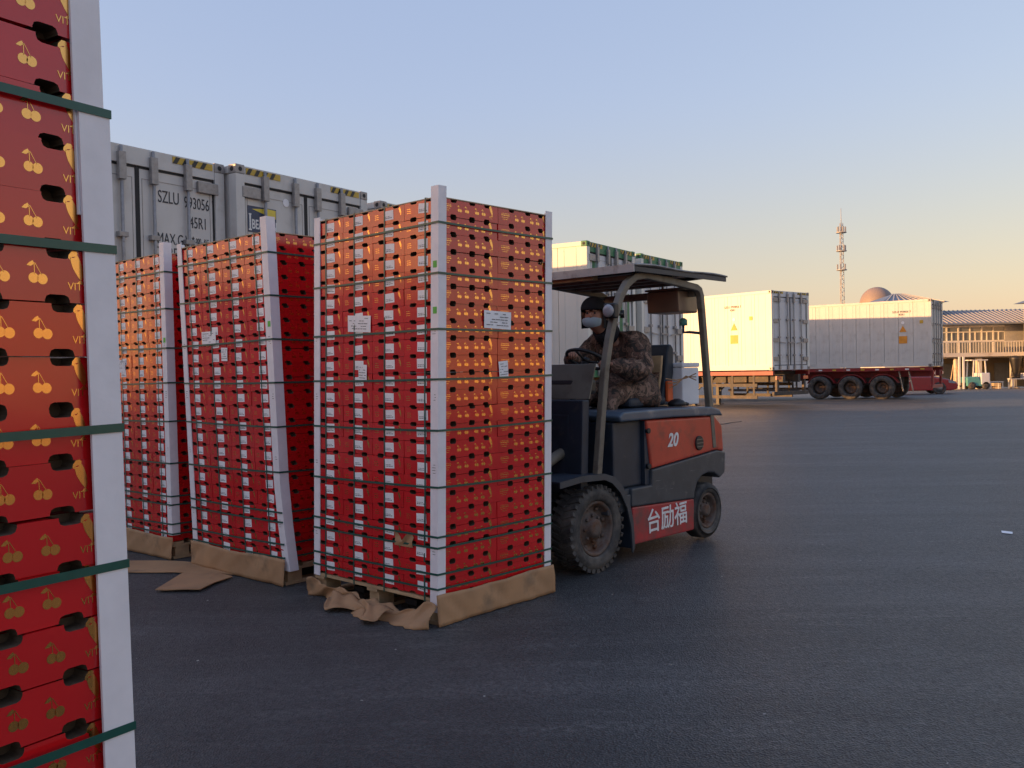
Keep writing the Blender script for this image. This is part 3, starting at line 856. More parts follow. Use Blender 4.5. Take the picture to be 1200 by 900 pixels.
def wood_pallet(M, zb, who):
    root = empty('wooden_pallet', M)
    zt = zb-.004
    for k in range(7):
        x = .0 + k*(L_-.10)/6
        MB().box(x, x+.095, 0, W_, zt-.022, zt-.003).build('deck_board', 'wood', root)
    for yy in (0, W_/2-.05, W_-.10):
        MB().box(0, L_, yy, yy+.10, zt-.042, zt-.023).build('stringer_board', 'wood', root)
        for x in (.02, L_/2-.06, L_-.14):
            MB().box(x, x+.12, yy+.003, yy+.097, .026, zt-.043).build('block', 'wood', root)
        MB().box(0, L_, yy, yy+.10, .004, .025).build('bottom_board', 'wood', root)
    tag(root, 'wooden pallet under the red cartons, %s' % who, 'pallet', 'wooden pallets')

STRAPZ = [2.377, 2.077, 1.757, 1.456, 1.151, .811, .531, .466, .305, .215]

def skirt(M, who, faces, top, seed, sag=.0, name='kraft cardboard skirt round the pallet'):
    """faces: list of 'x0' (left face), 'y0' (right face)"""
    rnd = random.Random(seed)
    root = empty('cardboard_skirt', M)
    for fc in faces:
        span = W_ if fc == 'x0' else L_
        ph = [rnd.uniform(0, 6) for _ in range(6)]
        def fn(u, v):
            a = -.028 + (span+.05)*u; z = .006 + top*(1-v) if False else .006 + (top-.006)*v
            out = .02 + .012*(1-v) + .0035*math.sin(a*41+ph[3]+v*9)*math.sin(a*9+ph[4]) + .005*abs(math.sin(a*4.3+ph[5]+v*2.2)) + .006*math.sin(a*7+ph[0])*(1-v*.6) + .004*math.sin(a*17+ph[1]+v*3) + .012*math.exp(-((a-span*.55)/.05)**2)*v
            zz = z + .006*math.sin(a*6+ph[2])*v
            return (-out, a, zz) if fc == 'x0' else (a, -out, zz)
        m = MB().grid(fn, 40, 8)
        n = len(m.v)
        o = m.build('panel', 'kraft', root)
        md = o.modifiers.new('thick', 'SOLIDIFY'); md.thickness = .0025
    tag(root, '%s, %s' % (name, who), 'cardboard', 'kraft skirts at the pallet feet')
    return root

# --- centre stack, on the forklift
NA = 47.46
MC = frame(-.466, 5.285, 0, NA)
def loc_lean(wx, wy, ang):
    c, s = math.cos(R(ang)), math.sin(R(ang)); return (wx*c + wy*s, -wx*s + wy*c)
WC = "forklift's pallet"
leanC = loc_lean(.023, 0, NA)
zbC = .162
ztC = stack(MC, zbC, leanC, {(0,0),(0,1),(0,2),(0,3),(1,0)}, WC, 'red cartons on the forklift pallet')
cover_sheet(MC, ztC, leanC, WC, 'brown cardboard sheet capping the stack')
corner_post(MC, 0, 0, 1, 1, .08, ztC+.07, leanC, WC, (2.13, 1.86), tagx='white corner post between labelled and cherry sides')
corner_post(MC, 0, W_-.003, 1, -1, .14, ztC+.03, leanC, WC, tagx='white corner post beside the neighbouring pallet')
corner_post(MC, L_-.003, 0, -1, 1, .16, ztC+.03, leanC, WC, tagx='white corner post next to the forklift mast')
for k, z in enumerate(STRAPZ): strap_loop(MC, z, leanC, WC, ORD[k] if k else 'first', tilt=[random.uniform(-.008, .008) for _ in range(4)])
for k, f in enumerate((.36, .60, .60, .60)):
    strap_vertical(MC, PWD*(k+f), zbC, ztC, leanC, WC, ['first', 'second', 'third', 'fourth'][k])
wood_pallet(MC, zbC, WC)
skirt(MC, WC, ['y0'], .185, 4, name='smooth kraft cardboard skirt')
def torn_skirt():
    root = empty('torn_cardboard', MC)
    rnd = random.Random(12)
    def fn(u, v):
        a = -.02 + (W_+.05)*u
        topz = .082 + .018*math.sin(a*27)*math.sin(a*11+1) + .055*math.exp(-((a-.02)/.12)**2) + .03*math.exp(-((a-1.2)/.1)**2) - .03*math.sin(a*5)*.5
        z = .004 + (topz-.004)*v
        out = .025 + .10*(1-v)**1.5*(.5+.5*math.sin(a*4.2+.4)) + .03*math.sin(a*15+2*v)*(1-v) + .014*math.sin(a*33+5*v) + .010*math.sin(a*71+11*v)*math.sin(a*13)
        out += .06*math.exp(-((a-.5)/.25)**2)*(1-v)
        return (-out-.01, a, z)
    o = MB().grid(fn, 60, 8).build('sagging_flap', 'kraft', root)
    o.modifiers.new('thick', 'SOLIDIFY').thickness = .0025
    def fn2(u, v):
        a = .30 + .62*u; e = .08 + .17*v*(.6+.5*math.sin(u*9+1))
        return (-e-.03*math.sin(u*6), a, .012 + .028*abs(math.sin(u*11+v*4)) + .05*(1-v))
    o = MB().grid(fn2, 34, 8).build('torn_flap', 'kraft', root)
    o.modifiers.new('thick', 'SOLIDIFY').thickness = .0025
    tag(root, "crumpled torn kraft cardboard hanging under the labelled side, forklift's pallet", 'cardboard', 'kraft skirts at the pallet feet')
torn_skirt()

def sheet_paper(M, face, a, z, w_, h, lean, label, tilt=0.):
    m = MB()
    c, s = math.cos(tilt), math.sin(tilt)
    def P(u, v, e):
        q = (a + u*c - v*s, z + u*s + v*c)
        lx, ly = lean[0]*z, lean[1]*z
        return (-e + lx, q[0] + ly, q[1]) if face == 'x0' else (q[0] + lx, -e + ly, q[1])
    e0 = .0065
    m.grid(lambda u, v: P((u-.5)*w_, (v-.5)*h, e0 + .0015*math.sin(u*5+v*3)), 6, 4)
    sx = -1 if face == 'x0' else 1
    ink = []
    rnd = random.Random(int(a*1000))
    for r_ in range(5):
        zz = h*(.32-.16*r_); x = -.42*w_
        while x < .36*w_:
            ww = rnd.uniform(.05, .16)*w_
            if rnd.random() > .35: m.poly([P(sx*x, zz, e0+.003), P(sx*(x+ww), zz, e0+.003), P(sx*(x+ww), zz+h*.035, e0+.003), P(sx*x, zz+h*.035, e0+.003)], 1)
            x += ww + .02*w_
    o = m.build('paper_sheet', ['paper', 'ink'], fix=False, mat4=M)
    tag(o, label, 'paper', 'paper sheets taped on the cartons')

sheet_paper(MC, 'x0', 2.42*PWD, 1.815, .235, .105, leanC, "wide white paper on the labelled side, forklift's pallet", .06)
sheet_paper(MC, 'x0', 2.30*PWD, 1.50, .085, .105, leanC, "small upright paper on the labelled side, forklift's pallet", .05)
sheet_paper(MC, 'y0', .50, 1.815, .245, .11, leanC, "wide white paper on the cherry side, forklift's pallet", -.03)
sheet_paper(MC, 'y0', .555, 1.505, .085, .105, leanC, "small tilted paper on the cherry side, forklift's pallet", .08)
# torn patch of brown board on a low carton
tag(MB().grid(lambda u, v: (-.0135-.012*math.sin(u*9+v*4)*v + leanC[0]*.5, .20+.17*u, .44+.085*v*(.7+.3*math.sin(u*8))), 12, 6).build('torn_patch', 'kraft', mat4=MC),
    "torn brown patch low on the labelled side, forklift's pallet", 'cardboard')

# --- middle stack
BA = 49.
MBm = frame(-1.63, 6.363, 0, BA)
WB = 'middle pallet of three'
leanB = loc_lean(-.03, 0, BA); zbB = .15
ztB = stack(MBm, zbB, leanB, {(0,0),(0,1),(0,2),(0,3)}, WB, 'red cartons on the middle pallet')
cover_sheet(MBm, ztB, leanB, WB, 'brown cardboard sheet capping the stack')
corner_post(MBm, 0, 0, 1, 1, .11, ztB+.11, leanB, WB, (1.86,), kink=.05, leg=.066, tagx='white corner post bent at its foot')
corner_post(MBm, 0, W_-.003, 1, -1, .15, ztB+.04, leanB, WB, tagx='narrow white corner post beside the farther pallet')
for k, z in enumerate(STRAPZ): strap_loop(MBm, z-.01, leanB, WB, ORD[k] if k else 'first', tilt=[random.uniform(-.012, .012) for _ in range(4)])
for k, f in enumerate((.52, .58, .62, .55)):
    strap_vertical(MBm, PWD*(k+f), zbB, ztB, leanB, WB, ['first', 'second', 'third', 'fourth'][k])
wood_pallet(MBm, zbB, WB)
skirt(MBm, WB, ['x0'], .19, 9, name='wide kraft cardboard skirt')
sheet_paper(MBm, 'x0', 2.72*PWD, 1.79, .20, .10, leanB, 'wide white paper, middle pallet of three', 0)
sheet_paper(MBm, 'x0', 2.05*PWD, 1.66, .085, .10, leanB, 'small white paper, middle pallet of three', .03)

# --- farther stack
AA = 49.
MA = frame(-2.80, 7.36, 0, AA)
WA = 'pallet farthest from forklift'
leanA = loc_lean(-.006, 0, AA); zbA = .15
ztA = stack(MA, zbA, leanA, {(0,0),(0,1),(0,2)}, WA, 'red cartons on the farthest pallet')
cover_sheet(MA, ztA, leanA, WA, 'brown cardboard sheet capping the stack')
corner_post(MA, 0, 0, 1, 1, .20, ztA+.09, leanA, WA, (1.80,), leg=.062, tagx='broad white corner post')
for k, z in enumerate(STRAPZ): strap_loop(MA, z-.012, leanA, WA, ORD[k] if k else 'first', tilt=[random.uniform(-.012, .012) for _ in range(4)])
for k, f in enumerate((.50, .55, .55)):
    strap_vertical(MA, PWD*(k+f), zbA, ztA, leanA, WA, ['first', 'second', 'third'][k])
wood_pallet(MA, zbA, WA)
skirt(MA, WA, ['x0'], .19, 10, name='plain kraft cardboard skirt')
sheet_paper(MA, 'x0', 2.62*PWD, 1.60, .17, .11, leanA, 'white paper, pallet farthest from forklift', 0)

# --- stack close to the camera
DA = 58.
ex = Vector((math.cos(R(DA)), math.sin(R(DA))))
far = Vector((-.79, 1.81))
od = far - ex*(L_-.003)
MD = frame(od.x, od.y, 0, DA)
WD = 'lone pallet apart from the rest'
leanD = loc_lean(-.014, 0, DA); zbD = .213
ztD = stack(MD, zbD, leanD, {(1,0)}, WD, 'red cartons on the lone pallet', jit=1.6, kmin=3, kmax=21, near=True)
cover_sheet(MD, ztD, leanD, WD, 'brown cardboard sheet capping the stack')
corner_post(MD, L_-.003, 0, -1, 1, .16, 2.03, leanD, WD, leg=.050, off=.0075, tagx='lower white corner post overlapping another')
corner_post(MD, L_-.003, 0, -1, 1, 1.82, ztD+.06, leanD, WD, leg=.054, t=.006, tagx='upper white corner post tucked behind another')
for k, (z, tl) in enumerate(((2.03, .012), (1.757, .0), (1.40, .0), (1.128, .012), (.80, .02))):
    strap_loop(MD, z, leanD, WD, ORD[k] if k else 'first', off=.0175, tilt=[tl, -tl*.2, 0, 0], w_=.0085)
wood_pallet(MD, zbD, WD)
skirt(MD, WD, ['x0', 'y0'], .24, 14, name='kraft cardboard skirt')
MD2 = MD

# flat cardboard left on the ground
def flat_board(pts, z, label):
    m = MB().prism(pts, z, z+.006, 'z'); o = m.build('cardboard_scrap', 'kraft')
    bm = bmesh.new(); bm.from_mesh(o.data); bmesh.ops.subdivide_edges(bm, edges=bm.edges, cuts=3, use_grid_fill=True)
    for v in bm.verts: v.co.z += .006*abs(math.sin(v.co.x*9)*math.cos(v.co.y*7))
    bm.to_mesh(o.data); bm.free()
    tag(o, label, 'cardboard', 'flat cardboard on the asphalt')
flat_board([(-2.51, 6.25), (-2.19, 6.23), (-2.16, 6.45), (-2.09, 6.63), (-2.27, 6.76), (-2.51, 6.78)], .014, 'small flat brown cardboard piece lying on the asphalt')
flat_board([(-3.17, 6.90), (-2.63, 6.85), (-2.29, 6.79), (-1.99, 6.69), (-2.54, 7.16), (-2.76, 7.27), (-3.37, 7.33)], .004, 'long flat brown cardboard strip lying under pallet edges')

# ------------------------------------------------------------------ forklift
FO = Vector((.2069, 6.9205, 0))
MF = frame(FO.x, FO.y, 0, NA-180)
fk = empty('forklift', MF)
tag(fk, 'red and dark blue forklift numbered 20 carrying a carton stack', 'forklift')
HW = .52
RAX = -1.60     # rear axle
# lower red skirt
MB().prism([(-.47, .135), (-1.36, .125), (-1.37, .385), (-.47, .425)], -HW, HW, 'y').build('side_skirt', 'fork_red', fk, bevel=.012)
# dark counterweight and frame band with wheel arch
arch = [(RAX + .33*math.cos(a), .255 + .33*math.sin(a)) for a in [R(148-i*11) for i in range(10)]]
arch = [(x, z) for x, z in arch if x > -1.86]
band = [(-.46, .43), (-.46, .57), (-.735, .57), (-.745, .69), (-1.76, .765), (-1.90, .74), (-1.88, .60)] + [p for p in reversed(arch) if p[0] < -1.30] + [(-1.375, .39)]
band = [(-.46, .43), (-.46, .57), (-.735, .57), (-.745, .69), (-1.76, .765), (-1.90, .74), (-1.89, .56), (-1.80, .52), (-1.70, .575), (-1.60, .585), (-1.50, .57), (-1.42, .52), (-1.375, .44), (-1.372, .388)]
MB().prism(band, -HW-.004, HW+.004, 'y').build('counterweight', 'fork_dark', fk, bevel=.014)
MB().box(-2.0, -1.3, -.33, .33, .2, .57).build('rear_axle_housing', 'black', fk)
# battery compartment
MB().prism([(-.68, 1.085), (-1.74, 1.065), (-1.86, .98), (-1.88, .745), (-1.76, .769), (-.748, .695)], -HW+.002, HW-.002, 'y').build('battery_cover', 'fork_orange', fk, bevel=.02, seg=3)
MB().box(-.675, -.30, -.47, .47, .575, 1.085).build('seat_support', 'fork_navy', fk, bevel=.015)
MB().box(-.745, -.676, -.50, .50, .575, 1.08).build('door_seam', 'fork_navy', fk)
for z in (.72, 1.0): MB().tube([(-.71, .50, z), (-.71, .525, z)], .022, 10).build('latch', 'black', fk)
MB().prism([(-.32, 1.09), (-.30, 1.13), (-.36, 1.165), (-1.0, 1.165), (-1.66, 1.15), (-1.80, 1.12), (-1.86, 1.06), (-1.80, 1.07), (-1.0, 1.09)], -.535, .535, 'y').build('hood', 'fork_hood', fk, bevel=.018, seg=3)
MB().tube([(-1.46, HW-.005, .85), (-1.46, HW+.012, .85)], .062, 20).build('vent', 'black', fk, bevel=.004)
for zz in (-.03, 0, .03): MB().box(-1.51, -1.41, HW+.012, HW+.016, .85+zz-.004, .85+zz+.004).build('vent_slat', 'fork_grey', fk)
obj('lettering', TXT['twenty'], fk, basis((-1,0,0), (0,0,1), (0,1,0), (-1.05, HW+.0015, .90)))
obj('lettering', TXT['hanzi'], fk, basis((-1,0,.02), (.02,0,1), (0,1,0), (-.955, HW+.0025, .275)))
# floor, step and front cowl
MB().box(-.675, .08, -.5, .5, .53, .568).build('floor_plate', 'fork_dark', fk)
MB().box(-.46, -.16, .30, .515, .40, .528).build('step', 'fork_dark', fk, bevel=.01)
MB().prism([(.10, .57), (.06, 1.27), (-.02, 1.27), (.02, .57)], -.47, .47, 'y').build('cowl', 'fork_navy', fk, bevel=.01)
MB().prism([(.075, .73), (.062, 1.16), (.071, 1.16), (.084, .73)], -.40, .34, 'y').build('cowl_panel', 'fork_navy', fk, bevel=.004)
MB().prism([(-.015, 1.275), (-.10, 1.535), (-.112, 1.535), (-.027, 1.275)], -.49, .47, 'y').build('wind_plate', 'olive_plate', fk, bevel=.003)
MB().box(-.34, -.05, -.30, .30, 1.30, 1.42).build('dashboard', 'black', fk, bevel=.03)
# front fenders
for s in (1, -1):
    prof = [(.44, .715), (.20, .735), (-.08, .725), (-.20, .69), (-.30, .61), (-.385, .48), (-.43, .33), (-.445, .13)]
    m = MB(); inn = [(x+(.012 if i > 2 else 0), z-.014) for i, (x, z) in enumerate(prof)]
    y0, y1 = (.285, .555) if s > 0 else (-.555, -.285)
    m.prism(prof + inn[::-1], y0, y1, 'y'); m.build('fender', 'fork_navy', fk)
    yo = y1 if s > 0 else y0
    MB().prism(prof + [(x+(.03 if i > 2 else 0), z-.045) for i, (x, z) in enumerate(prof)][::-1], min(yo, yo-s*.012), max(yo, yo-s*.012)+.0015, 'y').build('fender_lip', 'fork_dark', fk)

def fork_wheel(x, y, rad, wd, side, lugs, rimr):
    M = Matrix.Rotation(R(-90), 4, 'X')   # local z -> +y
    s = 1 if side > 0 else -1
    T = Matrix.Translation((x, y, rad)) @ (Matrix() if s > 0 else Matrix.Rotation(math.pi, 4, 'Z'))
    h = wd/2
    q = MB().lathe([(rimr, -h+.02), (rimr, h-.02), (rimr-.012, h-.012), (rimr-.03, h-.03), (rimr-.035, h-.075), (rimr*.62, h-.085), (rimr*.55, h-.06), (rimr*.36, h-.055), (rimr*.34, h-.02), (rimr*.2, h-.012)], 32, M)
    wv = q.build('wheel', 'rim', fk, mat4=T)
    t = MB().lathe([(rimr, -h+.02), (rimr+.02, -h), (rad-.06, -h-.004), (rad-.022, -h+.012), (rad-.012, -h+.03), (rad-.012, h-.03), (rad-.022, h-.012), (rad-.06, h+.004), (rimr+.045, h+.002), (rimr+.03, h-.003), (rimr+.012, h-.001), (rimr, h-.02)], 48, M, closed=True)
    for k in range(lugs):
        a = 2*math.pi*k/lugs
        for sg in (-1, 1):
            aa = a + (math.pi/lugs if sg < 0 else 0)
            L = Matrix.Rotation(aa, 4, 'Y') @ Matrix.Translation((rad-.02, 0, 0)) @ Matrix.Rotation(sg*.35, 4, 'X')
            t.box(-.012, .0165, (0 if sg > 0 else -h-.001), (h+.001 if sg > 0 else 0), -.62*math.pi*rad/lugs, .62*math.pi*rad/lugs*.55, L)
    t.build('tyre', 'rubber', wv)
    b = MB(); nb = 8
    for k in range(nb):
        a = 2*math.pi*k/nb
        b.lathe([(.014, h-.075), (.014, h-.045), (.008, h-.04)], 6, M @ Matrix.Translation((rimr*.46*math.cos(a), rimr*.46*math.sin(a), 0)))
        b.lathe([(.018, h-.09), (.018, h-.062), (.009, h-.058)], 6, M @ Matrix.Translation((rimr*.74*math.cos(a+.3), rimr*.74*math.sin(a+.3), 0)))
    b.build('bolts', 'rim', wv)['kind'] = 'stuff'
    return wv
fork_wheel(-.02, .43, .325, .20, 1, 34, .205); fork_wheel(-.02, -.43, .325, .20, -1, 34, .205)
for s in (1, -1):
    w_ = fork_wheel(RAX-.03, s*.43, .252, .16, s, 0, .155)
MB().tube([(-.02, -.36, .325), (-.02, .36, .325)], .09, 12).build('front_axle', 'black', fk)
MB().box(-.46, .2, -.30, .30, .16, .53).build('chassis', 'black', fk)
# overhead guard
path = [(-.055, .70), (-.115, 1.12), (-.175, 1.50), (-.235, 1.72), (-.305, 1.90), (-.385, 2.05), (-.47, 2.145), (-.58, 2.205), (-.72, 2.225), (-1.10, 2.20), (-1.48, 2.17), (-1.53, 2.15), (-1.555, 2.10), (-1.60, 1.75), (-1.66, 1.25), (-1.70, .95), (-1.72, .79)]
for s in (1, -1):
    y = s*.50
    m = MB(); w2, h2 = .025, .028
    n = len(path)
    for i, (x, z) in enumerate(path):
        a = Vector(path[max(i-1, 0)]); b = Vector(path[min(i+1, n-1)]); d = (b-a).normalized(); nn = Vector((-d.y, d.x))
        for sy, sn in ((-1,-1),(1,-1),(1,1),(-1,1)):
            m.v.append((x + nn.x*h2*sn, y + w2*sy, z + nn.y*h2*sn))
    for i in range(n-1):
        for k in range(4):
            k2 = (k+1) % 4; m.face([i*4+k, i*4+k2, i*4+4+k2, i*4+4+k])
    m.face([0,1,2,3]); m.face([(n-1)*4+k for k in (3,2,1,0)])
    m.build('guard_pillar', 'fork_grey', fk, bevel=.008)
for x in (-.62, -.86, -1.10, -1.34):
    MB().box(x-.03, x+.03, -.47, .47, 2.19, 2.225).build('guard_bar', 'fork_grey', fk)
MB().box(-1.56, -1.50, -.47, .47, 2.10, 2.16).build('guard_bar', 'fork_grey', fk)
# roof sheet, slightly warped
o = MB().grid(lambda u, v: (-.45-1.42*u, -.66+1.25*v, 2.296-.018*u - .015*(1-v) + .008*math.sin(u*9)+.01*math.sin(v*6+u*3)), 24, 16).build('roof_sheet', 'roof_sheet', fk)
o.modifiers.new('thick', 'SOLIDIFY').thickness = .012
MB().box(-.452, -.44, -.66, .59, 2.228, 2.29).build('front_fascia', 'roof_sheet', fk)
MB().box(-1.86, -.46, .565, .580, 2.236, 2.272).build('side_fascia', 'fork_navy', fk)
MB().box(-.56, -.49, -.56, .16, 2.205, 2.262).build('roof_batten', 'wood', fk)
for x in (-.62, -1.1, -1.5): MB().box(x-.02, x+.02, -.5, .5, 2.238, 2.262).build('roof_support', 'fork_navy', fk)
# work lamp on the pillar
lm = MB().box(-.275, -.21, .465, .57, 1.87, 1.985).build('work_lamp', 'black', fk, bevel=.018, seg=3)
MB().lathe([(.048, 0), (.048, .010), (.036, .020), (.012, .024)], 20, basis((0,1,0), (0,0,1), (1,0,0), (-.212, .517, 1.927))).build('lens', 'lamp_glass', lm)
MB().box(-.30, -.273, .49, .52, 1.90, 1.94).build('bracket', 'steel', lm)
MB().tube([(-.34, .50, 1.91), (-.42, .50, 1.91)], .014, 8).build('clamp', 'black', fk)
MB().tube([(-.41, .50, 1.88), (-.41, .50, 1.94)], .016, 8).build('clamp', 'black', fk)
# small blue warning light on the rear pillar
sl = MB().tube([(-1.64, .50, 1.78), (-1.60, .36, 1.80), (-1.60, .30, 1.80), (-1.60, .30, 1.86)], .012, 8).build('warning_light', 'sign_navy', fk)
MB().lathe([(.035, 0), (.035, .05), (.015, .065)], 14, Matrix.Translation((-1.60, .30, 1.86))).build('lens', 'teal', sl)
# mast, carriage, forks
for s in (1, -1):
    MB().box(.36, .48, s*.31-.035, s*.31+.035, .06, 2.08).build('mast_rail', 'fork_navy', fk, bevel=.006)
    MB().tube([(.34, s*.22, .2), (.34, s*.22, 1.95)], .032, 10).build('lift_cylinder', 'steel', fk)
    MB().tube([(.33, s*.27, .78), (.12, s*.27, .86), (-.02, s*.27, .9)], .04, 10).build('tilt_cylinder', 'fork_grey', fk)
    MB().box(.53, .57, s*.26-.055, s*.26+.055, .05, .62).box(.57, 1.56, s*.26-.055, s*.26+.055, .05, .085).build('fork', 'black', fk)
MB().box(.36, .46, -.31, .31, 1.98, 2.06).box(.36, .46, -.31, .31, .9, .98).box(.36, .46, -.31, .31, .1, .2).build('mast_crossbar', 'fork_navy', fk)
MB().box(.48, .53, -.46, .46, .2, .30).box(.48, .53, -.46, .46, .52, .60).build('carriage', 'black', fk)
m = MB()
for y in (-.44, -.22, 0, .22, .44): m.box(.535, .56, y-.015, y+.015, .6, 1.2)
m.box(.535, .56, -.46, .46, 1.2, 1.24); m.build('load_backrest', 'black', fk)
# seat
MB().box(-1.36, -.82, -.27, .27, 1.172, 1.25).build('seat_cushion', 'seat_navy', fk, bevel=.035, seg=3)
sb = MB().prism([(-1.33, 1.20), (-1.40, 1.42), (-1.43, 1.62), (-1.455, 1.69), (-1.50, 1.70), (-1.54, 1.66), (-1.53, 1.45), (-1.47, 1.20)], -.24, .24, 'y').build('seat_back', 'seat_navy', fk, bevel=.035, seg=3)
MB().prism([(-1.29, 1.24), (-1.34, 1.42), (-1.375, 1.60), (-1.40, 1.60), (-1.37, 1.42), (-1.325, 1.24)], -.22, .22, 'y').build('seat_pad', 'wood', sb, bevel=.008)
MB().box(-1.46, -1.38, .245, .275, 1.2, 1.38).build('hivis_strip', 'hivis', sb, bevel=.01)
# steering
SW = Matrix.Translation((-.52, .06, 1.575)) @ Matrix.Rotation(R(-28), 4, 'Y')
ring = [(SW @ Vector((.165*math.cos(a), .165*math.sin(a), 0))) for a in [2*math.pi*k/28 for k in range(29)]]
st = MB().tube(ring, .014, 8, caps=False).build('steering_wheel', 'black', fk)
m = MB()
for a in (0, 2.1, 4.2): m.tube([SW @ Vector((0,0,-.02)), SW @ Vector((.16*math.cos(a), .16*math.sin(a), 0))], .010, 6)
m.lathe([(.03, -.03), (.035, 0), (.02, .012)], 12, SW); m.build('spokes', 'black', st)
MB().tube([SW @ Vector((0,0,-.02)), (-.36, .06, 1.36), (-.30, .06, 1.1)], .028, 10).build('steering_column', 'black', fk)
for k, y in enumerate((-.30, -.36, -.42)):
    MB().tube([(-.25, y, 1.38), (-.34, y, 1.56)], .008, 6).tube([(-.34, y, 1.56), (-.355, y, 1.59)], .018, 8).build('lever', 'black', fk)

# things lying on the forklift
fb = empty('foam_box', MF @ frame(-1.56, -.02, 1.166, 0))
MB().box(-.27, .005, -.26, .33, 0, .325).build('box', 'foam_white', fb, bevel=.012)
MB().box(-.277, .012, -.267, .337, .328, .368).build('lid', 'foam_white', fb, bevel=.012)
tag(fb, "white foam box with lid on the hood behind the forklift's seat", 'foam box')
bn = empty('plastic_bin', MF @ frame(-1.46, .24, 1.965, 0))
MB().prism([(-.20, 0), (.10, 0), (.115, .185), (-.215, .185)], -.15, .17, 'y').build('tub', 'bin_brown', bn, bevel=.015)
MB().box(-.225, .125, -.16, .18, .188, .205).build('lid', 'bin_brown', bn, bevel=.006)
for x in (-.18, .08): MB().tube([(x, 0, .205), (x, 0, .235)], .008, 6).build('hanger', 'steel', bn)
tag(bn, 'brown translucent plastic bin hung under the forklift roof', 'bin')
rg = MB()
for k in range(3):
    rg.tube([(-1.32-.03*k, .29, 1.40-.04*k), (-1.42, .33, 1.385-.02*k), (-1.53, .36, 1.40+.01*k), (-1.60, .42, 1.44-.03*k)], .005, 5)
tag(rg.build('strap_ends', 'kraft', mat4=MF), "thin tan cord ends trailing off the forklift's seat", 'cord')
gl = MB().lathe([(.075, 0), (.08, .02), (.055, .045), (.02, .06)], 12, Matrix.Translation((-1.38, .36, 1.168))); gl.lathe([(.03, 0), (.035, .02), (.01, .03)], 8, Matrix.Translation((-1.48, .38, 1.166)))
tag(gl.build('glove', 'black', mat4=MF), 'black work glove dropped on the forklift hood', 'glove')

# ------------------------------------------------------------------ driver
def skin_mesh(verts, edges, radii, mat, root=0, sub=2):
    me = bpy.data.meshes.new('s'); me.from_pydata(verts, edges, [])
    o = bpy.data.objects.new('s', me); col.objects.link(o)
    o.modifiers.new('skin', 'SKIN'); sv = me.skin_vertices[0].data
    for i, r_ in enumerate(radii):
        sv[i].radius = r_ if isinstance(r_, tuple) else (r_, r_)
    sv[root].use_root = True
    ss = o.modifiers.new('sub', 'SUBSURF'); ss.levels = sub; ss.render_levels = sub
    dg = bpy.context.evaluated_depsgraph_get(); dg.update()
    r_ = bpy.data.meshes.new_from_object(o.evaluated_get(dg), depsgraph=dg)
    bpy.data.objects.remove(o)
    r_.materials.clear(); r_.materials.append(MAT[mat])
    for p in r_.polygons: p.use_smooth = True
    return r_

